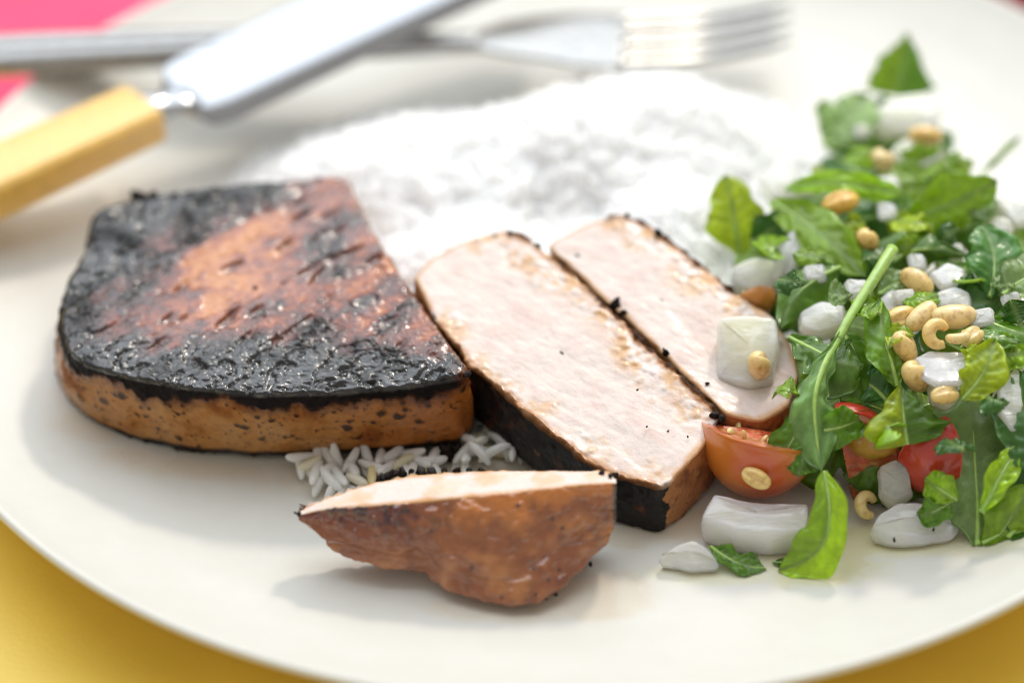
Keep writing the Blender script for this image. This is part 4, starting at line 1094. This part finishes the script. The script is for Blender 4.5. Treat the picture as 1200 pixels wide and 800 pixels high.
names = ['chopped bright green leaf scrap ', 'chopped dark green leaf scrap ', 'chopped lime-green leaf scrap ', 'chopped grey-green leaf scrap ']
for i, (x, y, where, tn) in enumerate(scraps):
    z = zp(y) + 0.25 + fill.uniform(-.1, .25); a = fill.uniform(0, 6.28); L = fill.uniform(13, 24); dx, dy = math.cos(a) * L, math.sin(a) * L * 0.6
    leaf(names[tn] + where, [(x - dx, y - dy, z + fill.normal(0, .15)), (x, y, z + 0.12), (x + dx, y + dy, z + fill.normal(0, .15))], fill.uniform(0.22, 0.40), random.choice(['oval', 'arrow', 'oval']),
         (fill.normal(0, .35), -0.25 + fill.normal(0, .35), 0.85), fold=fill.uniform(-.4, .4), curl=fill.uniform(0, .4), tone=[BRIGHT, DEEP, LIME, GREY][tn] * fill.uniform(0.8, 1.1), seed=300 + i, group='chopped leaf scraps in the salad', rib=0.03)


def onion(label, px, z_up, h, lean=(0, 0), seed=0, warm=0.0, pink=0.0, bend=0.0, group='chopped onion pieces'):
    """A chunk of onion layer: px is the outline of its upper side, clockwise, h its thickness (cm)."""
    top = np.array([at(x, y, z_up if np.isscalar(z_up) else z_up[i]) for i, (x, y) in enumerate(px)])
    bot = top.copy(); bot[:, 2] -= h; bot[:, :2] += np.asarray(lean)
    for k in range(len(bot)): bot[k, 2] = max(bot[k, 2], zplate(*bot[k, :2]) + 0.01)
    V, Q, zone, dep, s, u = slab(top, bot, 90, 16, 14, r=min(0.07, h * 0.25), sig=0.06, bulge=0.04)
    Nn = normals(V, Q)
    tp = zone < 0.75
    c0 = top.mean(0); q = V[:, :2] - c0[:2]; To = smooth_closed(top, 90, 0.11); qo = To[:, :2] - c0[:2]
    basis = lambda k: np.stack([np.ones(len(k)), k[:, 0], k[:, 1], k[:, 0] * k[:, 1], k[:, 0] ** 2], 1)
    co = np.linalg.lstsq(basis(qo), To[:, 2], rcond=None)[0]
    dd = np.sqrt(((q[:, None] - qo[None]) ** 2).sum(-1)).min(1)
    zs = basis(q) @ co + 0.07 * sstep(0, 0.5, dd)
    wgt = np.where(tp, sstep(0.0, 0.3, dd), 0)
    V[:, 2] = V[:, 2] * (1 - wgt) + zs * wgt
    Nn = normals(V, Q)
    m = fbm(V, 1.2, 3, seed); f = fbm(V, 4, 3, seed + 1)
    V = V + Nn * (0.06 * m + 0.02 * f)[:, None]
    if bend:
        c = V.mean(0); V[:, 2] += bend * (0.3 - ((V[:, 0] - c[0]) ** 2))
    C = mixc(np.tile((0.975, 0.955, 0.82), (len(V), 1)), (0.94, 0.88, 0.55), np.clip(warm + 0.5 * m, 0, 1))
    _, _, Vt = np.linalg.svd(qo - qo.mean(0), full_matrices=False); st = np.stack([V[:, :2] @ Vt[0] * 0.25, V[:, :2] @ Vt[1], V[:, 2]], 1)
    C = mixc(C, (0.88, 0.88, 0.66), 0.6 * sstep(0.0, 0.3, fbm(st, 2.6, 3, seed + 6)))
    C = mixc(C, (0.90, 0.72, 0.74), np.clip(pink * (0.4 + f), 0, 1))
    V[:, 2] = np.maximum(V[:, 2], zplate(V[:, 0], V[:, 1]) + 0.006)
    c = V.mean(0)
    o = obj('onion_piece', V, Q, M['onion'], loc=(c[0], c[1], V[:, 2].min()), C=C)
    return tag(o, label, 'onion', group)


def flecks(parent, spots, seed):
    """Ground pepper stuck on a piece, each fleck a child."""
    r = np.random.default_rng(seed); E, F = ellipsoid(6, 5)
    for x, y, z, s in spots:
        V = E * (s, s * 0.7, s * 0.5) * (1 + 0.3 * r.normal(size=(len(E), 1))); V = V @ rotm(*r.uniform(0, 6, 3)).T + at(x, y, z)
        obj('pepper_fleck', V, F, M['pepper'], parent)


o1 = onion('large rectangular translucent onion piece in front of the orange tomato', [(836, 577), (870, 585), (905, 589), (948, 588), (944, 622), (900, 622), (862, 618), (822, 606)], [0.82, 0.85, 0.86, 0.82, 0.62, 0.66, 0.66, 0.66], 0.62, (0, -0.05), 301, warm=0.05, pink=0.45)
o2 = onion('small triangular onion wedge at the very front left of the salad', [(772, 650), (792, 636), (812, 630), (830, 640), (842, 656), (812, 660)], [0.3, 0.48, 0.55, 0.48, 0.3, 0.28], 0.45, (0, -0.08), 302, warm=0.3)
o3 = onion('rounded onion piece with pepper flecks at the front below the red tomato wedge', [(1030, 600), (1050, 588), (1075, 586), (1100, 594), (1122, 612), (1114, 624), (1080, 628), (1044, 626), (1022, 616)], [0.65, 0.75, 0.78, 0.7, 0.5, 0.45, 0.45, 0.45, 0.5], 0.6, (0, -0.06), 303, warm=0.15)
flecks(o3, [(1048, 632, 0.36, .05), (1094, 620, 0.56, .05), (1075, 600, .80, .03)], 1)
o4 = onion('ragged white onion shard on top of the heap above the folded leaf', [(1072, 418), (1090, 410), (1120, 412), (1148, 412), (1158, 420), (1130, 432), (1128, 445), (1100, 448), (1082, 440)], 2.85, 0.25, (0, 0.05), 304, warm=0.1)
flecks(o4, [(1120, 438, 2.9, .03), (1138, 410, 2.92, .025)], 2)
onion('yellowish translucent onion bulge under the ragged shard', [(1088, 440), (1105, 436), (1122, 444), (1122, 462), (1108, 472), (1092, 462)], [2.6, 2.65, 2.6, 2.4, 2.3, 2.4], 0.35, (0, 0.05), 305, warm=0.8)
o5 = onion('pale onion cube lying on the second pork slice', [(842, 372), (878, 369), (910, 372), (912, 398), (905, 442), (878, 448), (842, 440)], [2.4, 2.45, 2.4, 2.25, 1.75, 1.72, 1.72], 0.55, (0, 0.15), 306, warm=0.35)
onion('large pale onion piece at the right edge above the broad leaf', [(1168, 440), (1185, 405), (1215, 398), (1235, 440), (1225, 500), (1185, 505), (1170, 480)], [2.4, 2.7, 2.7, 2.4, 2.0, 2.0, 2.2], 0.6, (0, 0.2), 307, warm=0.25)
onion('soft white onion piece low at the left end of the salad below the yellow-green leaf', [(858, 310), (885, 300), (915, 305), (920, 330), (890, 340), (862, 332)], [2.1, 2.2, 2.2, 1.9, 1.85, 1.85], 0.6, (0, 0.1), 308)
onion('thin white onion strip upright at the left end of the salad', [(905, 325), (920, 280), (932, 262), (944, 272), (932, 310), (918, 335)], [2.1, 2.5, 2.7, 2.6, 2.3, 2.0], 0.25, (0, 0.1), 309)
onion('broad white onion piece at the far end under the triangular leaf', [(1022, 130), (1045, 112), (1080, 108), (1104, 125), (1100, 148), (1060, 152), (1030, 148)], [2.2, 2.3, 2.3, 2.2, 2.0, 1.95, 2.0], 0.5, (0, 0.1), 310)
onion('pale yellow onion slab below the broad white piece at the far end', [(1045, 172), (1070, 158), (1104, 162), (1108, 182), (1085, 194), (1052, 190)], [2.25, 2.3, 2.3, 2.15, 2.1, 2.1], 0.4, (0, 0.1), 311, warm=0.4)
onion('white onion bit beside the pale stalk behind the glossy dark leaf', [(938, 365), (962, 352), (990, 356), (990, 378), (960, 388), (940, 382)], [2.45, 2.55, 2.55, 2.45, 2.35, 2.4], 0.4, (0, 0.1), 312)
onion('onion bit right of the pale stalk top', [(1028, 352), (1042, 338), (1062, 340), (1068, 360), (1050, 372), (1034, 368)], [2.7, 2.75, 2.75, 2.65, 2.6, 2.6], 0.4, (0, 0.1), 313)
onion('pale onion cube in front of the wide shiny leaf', [(1098, 342), (1118, 334), (1136, 342), (1138, 364), (1118, 370), (1100, 362)], [2.85, 2.9, 2.85, 2.7, 2.65, 2.7], 0.4, (0, 0.1), 314)
onion('onion flake among the kernels left of the upright blue-green leaf', [(1090, 318), (1110, 308), (1132, 314), (1130, 330), (1105, 334)], 2.85, 0.25, (0, 0.05), 315)
onion('white onion piece between rice and salad at the far left', [(890, 205), (912, 190), (938, 200), (934, 225), (905, 232)], [2.2, 2.3, 2.3, 2.1, 2.0], 0.45, (0, 0.1), 316)
onion('flat onion piece at the right frame edge behind the grey-green leaf', [(1168, 235), (1190, 222), (1218, 228), (1222, 252), (1190, 262)], [2.7, 2.75, 2.75, 2.6, 2.55], 0.35, (0, 0.1), 317)
onion('dark shaded onion piece under the red tomato wedge', [(1030, 545), (1050, 536), (1066, 545), (1070, 575), (1048, 585), (1032, 575)], [1.1, 1.2, 1.2, 0.8, 0.6, 0.7], 0.4, (0, 0.1), 318, warm=0.5)


dice = [(955, 318, 'left of the upright golden kernel'), (1040, 245, 'between the oval kernel and the yellow-green leaf'), (1075, 305, 'below the dark shining-edged leaf'), (1120, 292, 'on the dark shining-edged leaf'), (1155, 318, 'in front of the blue-green leaf'), (1185, 348, 'at the right frame edge, mid salad'), (970, 255, 'on the long diagonal leaf'),
        (1100, 232, 'behind the large back right leaf'), (945, 215, 'at the left end of the sideways leaf'), (1060, 345, 'beside the pale kernel'), (1005, 335, 'touching the pale stalk'), (1150, 370, 'on the wide shiny leaf'), (1040, 215, 'behind the oval kernel'), (1175, 262, 'at the right edge near the back'), (1010, 150, 'left of the far broad onion piece')]
for i, (x, y, where) in enumerate(dice):
    z = zp(y) + 0.3 + fill.uniform(-.05, .2); w_, h_ = fill.uniform(9, 15), fill.uniform(6, 10); a0 = fill.uniform(-8, 8)
    onion('small diced onion bit ' + where, [(x - w_, y - h_ + a0 * .3), (x + w_ * .8, y - h_ - a0 * .3), (x + w_, y + h_ * .6), (x - w_ * .7, y + h_)], [z, z + .05, z - .05, z - .08], fill.uniform(.18, .32), (0, 0.05), 340 + i, warm=fill.uniform(0, .4), group='small diced onion bits')


def tomato(label, centre, R, axes, wedge, cskin, cskin2, seed, squash=1.15):
    """A wedge of a small tomato: skin outside, two cut faces with juicy pockets, seeds."""
    Z, X = (np.asarray(q, float) for q in axes)                # middle of the skin, stem axis
    Z = Z / np.linalg.norm(Z); X = X - Z * (X @ Z); X /= np.linalg.norm(X)
    Rm = np.stack([X, np.cross(Z, X), Z], 1); c = np.asarray(centre, float)

    def place(V): return (V * R) @ Rm.T + c
    nu, nv = 34, 30
    ph = np.linspace(-wedge / 2, wedge / 2, nu); th = np.linspace(0.02, math.pi - 0.02, nv)
    P = np.array([[(math.cos(t) * squash, math.sin(t) * math.sin(p), math.sin(t) * math.cos(p)) for t in th] for p in ph]).reshape(-1, 3)
    lump = fbm(P, 1.2, 2, seed)
    Pw = place(P * (1 + 0.05 * lump[:, None])); Pi = place(P * (0.955 + 0.05 * lump[:, None]))
    Q = grid_quads(nu, nv, False); m = nu * nv
    ring = [i * nv for i in range(nu)] + [(nu - 1) * nv + j for j in range(1, nv)] + [i * nv + nv - 1 for i in range(nu - 2, -1, -1)] + [j for j in range(nv - 2, 0, -1)]
    ring = np.array(ring); r2 = np.roll(ring, -1)
    F = np.concatenate([Q, Q[:, ::-1] + m, np.stack([ring, r2, r2 + m, ring + m], 1)])
    C = mixc(np.tile(cskin, (m, 1)), cskin2, sstep(-0.3, 0.35, fbm(P, 0.9, 3, seed + 4)))
    base = np.array([c[0], c[1], min(Pw[:, 2].min(), c[2])])
    root = empty('tomato_wedge', base, label, 'tomato', 'tomato wedges in the salad')
    obj('skin', np.concatenate([Pw, Pi]), F, M['tskin'], root, C=np.concatenate([C, C]))
    fv, ff, fc, off = [], [], [], 0
    rr = np.random.default_rng(seed)
    for sgn in (-1, 1):
        p = sgn * wedge / 2
        nr = 22
        G = np.array([[(math.cos(t) * squash * k * 0.965, math.sin(t) * math.sin(p) * k * 0.965, math.sin(t) * math.cos(p) * k * 0.965) for t in th] for k in np.linspace(0.02, 1, nr)]).reshape(-1, 3)
        k = np.repeat(np.linspace(0.02, 1, nr), nv); t = np.tile(th, nr)
        pocket = sstep(0.35, 0.5, k) * sstep(0.86, 0.76, k) * sstep(0.1, 0.4, np.abs(np.sin(t * 2)))
        nrm = np.array([0, -math.cos(p), math.sin(p)]) * (-sgn)
        G = G - nrm * (-0.04 * pocket + 0.02 * fbm(G, 4, 3, seed + 9))[:, None] * -1.0
        cc = mixc(np.tile((0.62, 0.10, 0.035), (len(G), 1)), (0.50, 0.16, 0.03), pocket)
        cc = mixc(cc, (0.70, 0.22, 0.10), sstep(0.86, 0.93, k) * 0.7)
        cc = mixc(cc, (0.80, 0.38, 0.20), sstep(0.0, 0.35, fbm(G * (3, 1, 1), 3.0, 3, seed + 7)) * 0.6); cc = mixc(cc, (0.30, 0.03, 0.015), sstep(0.05, 0.4, fbm(G, 2.5, 3, seed + 8)) * 0.6)
        q = grid_quads(nr, nv, False) + off
        fv.append(place(G)); ff.append(q if sgn > 0 else q[:, ::-1]); fc.append(cc); off += len(G)
    obj('flesh', np.concatenate(fv), np.concatenate(ff), M['tflesh'], root, C=np.concatenate(fc), closed=False)
    E, EF = ellipsoid(8, 6)
    for i in range(10):
        sgn = -1 if i % 2 else 1; p = sgn * wedge / 2; t = rr.uniform(0.5, 2.6); k = rr.uniform(0.42, 0.75)
        cpt = np.array((math.cos(t) * squash * k, math.sin(t) * math.sin(p) * k, math.sin(t) * math.cos(p) * k))
        V = E * (0.13, 0.085, 0.05) / R; V = V @ rotm(*rr.uniform(0, 6, 3)).T + cpt
        obj('seed', place(V), EF, M['seed'], root)
    return root


ORANGE = (0.74, 0.22, 0.03); RED = (0.58, 0.035, 0.018); DKRED = (0.34, 0.03, 0.02)
tomato('large orange-red tomato half lying between the front slice and the hanging leaf', at(893, 506, 1.30), 1.30, ((-0.2, -0.48, -0.85), (1, 0.05, 0.12)), math.pi * 0.97, ORANGE, (0.62, 0.09, 0.016), 501, 0.92)
tomato('dark red tomato wedge with its juicy cut side forward, right of the hanging leaf', at(990, 540, 0.95), 1.05, ((0.75, 0.62, 0.1), (0.18, -0.1, -0.95)), math.pi * 0.5, DKRED, RED, 502)
tomato('bright red tomato wedge pointing down beside the broad grey-green leaf', at(1096, 528, 1.15), 0.80, ((-0.35, -0.9, 0.0), (-0.18, 0, -1)), math.pi * 0.55, RED, (0.66, 0.05, 0.02), 503)
tomato('yellowish tomato bit tucked under the leaf above the dark red wedge', at(1024, 505, 1.45), 0.55, ((0, -0.9, -0.3), (1, 0.2, 0.2)), math.pi * 0.6, (0.62, 0.30, 0.03), (0.5, 0.2, 0.02), 504)
tomato('orange tomato scrap behind the second slice at the left of the salad', at(884, 352, 1.7), 0.40, ((0.2, -0.9, 0.3), (1, 0.2, 0.2)), math.pi * 0.7, (0.75, 0.22, 0.02), ORANGE, 505)


# wheat kernels: a plump creased one and a burst, curled one
def kernel_mesh():
    V, F = ellipsoid(20, 15, 0.85)
    a = np.arctan2(V[:, 2], V[:, 1]); rad = np.hypot(V[:, 1], V[:, 2])
    crease = np.exp(-((a - math.pi / 2) / 0.22) ** 2)
    V[:, 2] -= 0.42 * crease * rad
    V = V * (0.43, 0.265, 0.245); V[:, 2] -= 0.10 * (V[:, 0] / 0.43) ** 2 * 0.4
    return make_mesh('kernel', V, F)


def burst_mesh():
    a = np.linspace(0.3, 4.9, 26); P = np.stack([0.20 * np.cos(a), 0.20 * np.sin(a), 0.03 * a], 1)
    V, F = tube(P, 0.135 * np.sin(np.linspace(0.35, math.pi - 0.35, 26)) ** 0.5, 12)
    return make_mesh('kernel', V, F)


KM, KB = kernel_mesh(), burst_mesh()
for k_ in (KM, KB): k_.materials.append(M['kernel'])


def kernel(x, y, z, label, rot=None, burst=False, s=1.0, group='wheat kernels in the salad'):
    o = bpy.data.objects.new('wheat_kernel', KB if burst else KM)
    o.location = Vector(at(x, y, z)) * S; o.scale = (s * 0.88,) * 3
    o.rotation_euler = rot if rot is not None else (random.uniform(-.6, 2.5), random.uniform(-.5, .5), random.uniform(0, 6.28))
    col.objects.link(o)
    return tag(o, label, 'grain', group)


kernel(985, 237, 2.95, 'oval tan wheat kernel below the narrow sideways leaf', (0.2, -0.1, 0.3), s=1.08)
kernel(1016, 283, 2.85, 'golden wheat kernel standing upright right of the diagonal leaf', (0.4, 1.1, 1.2), s=1.08)
kernel(1034, 188, 2.4, 'tan kernel between the far onion slab and the sideways leaf', (0.3, 0.8, 1.3), s=1.2)
kt = kernel(886, 560, 1.22, 'wheat kernel stuck on the front of the orange tomato', (0.9, 0.25, -0.5), s=0.8)
_c = at(893, 506, 1.30); _q = at(886, 560, 0.5); _d = _q - CAM; _d /= np.linalg.norm(_d)      # set it on the tomato's skin
_o = CAM - _c; _bq = _o @ _d; _t = -_bq - math.sqrt(max(_bq * _bq - (_o @ _o - 1.30 ** 2), 0)); kt.location = Vector(CAM + _d * (_t - 0.14)) * S
kernel(1015, 592, 0.28, 'curled wheat kernel on the plate below the dark red tomato', (0.9, 0.2, 0.4), True, 1.05)
kernel(1098, 392, 3.0, 'curled burst kernel above the ragged onion shard', (0.9, 0.0, 0.3), True, 1.15)
kernel(1118, 372, 2.98, 'large yellow wheat kernel behind the curled burst kernel', (2.6, 0.1, 0.2), s=1.2)
kernel(1080, 372, 2.92, 'yellow kernel lying left of the large yellow one', (2.4, -0.3, 0.7), s=1.05)
kernel(1056, 374, 2.85, 'pale kernel just right of the narrow upright leaf', (0.8, 0.1, 0.5), s=1.1)
kernel(1061, 408, 2.75, 'upright tan kernel left of the ragged onion shard', (0.2, 1.2, 0.2), s=1.1)
kernel(1074, 440, 2.55, 'golden kernel wedged left of the yellowish onion bulge', (0.2, 1.0, 0.8), s=1.2)
kernel(1122, 398, 3.0, 'pale burst kernel right of the curled one', (0.3, 0.3, 2.2), True, 0.9)
kernel(1140, 394, 3.0, 'small pale kernel at the curled shiny leaf edge', (0.3, 0.2, 0.9), s=0.85)
kernel(890, 428, 2.0, 'yellow kernel leaning on the onion cube on the second slice', (0.9, 1.1, 1.3), s=1.1)
kernel(1108, 462, 2.6, 'amber kernel in the onion bulge under the ragged shard', (0.3, 0.2, 0.4), s=0.8)
kernel(1085, 160, 2.35, 'golden kernel on the far onion pieces', s=1.0)
kernel(1075, 330, 2.8, 'kernel between the shiny leaf scrap and the onion cube')
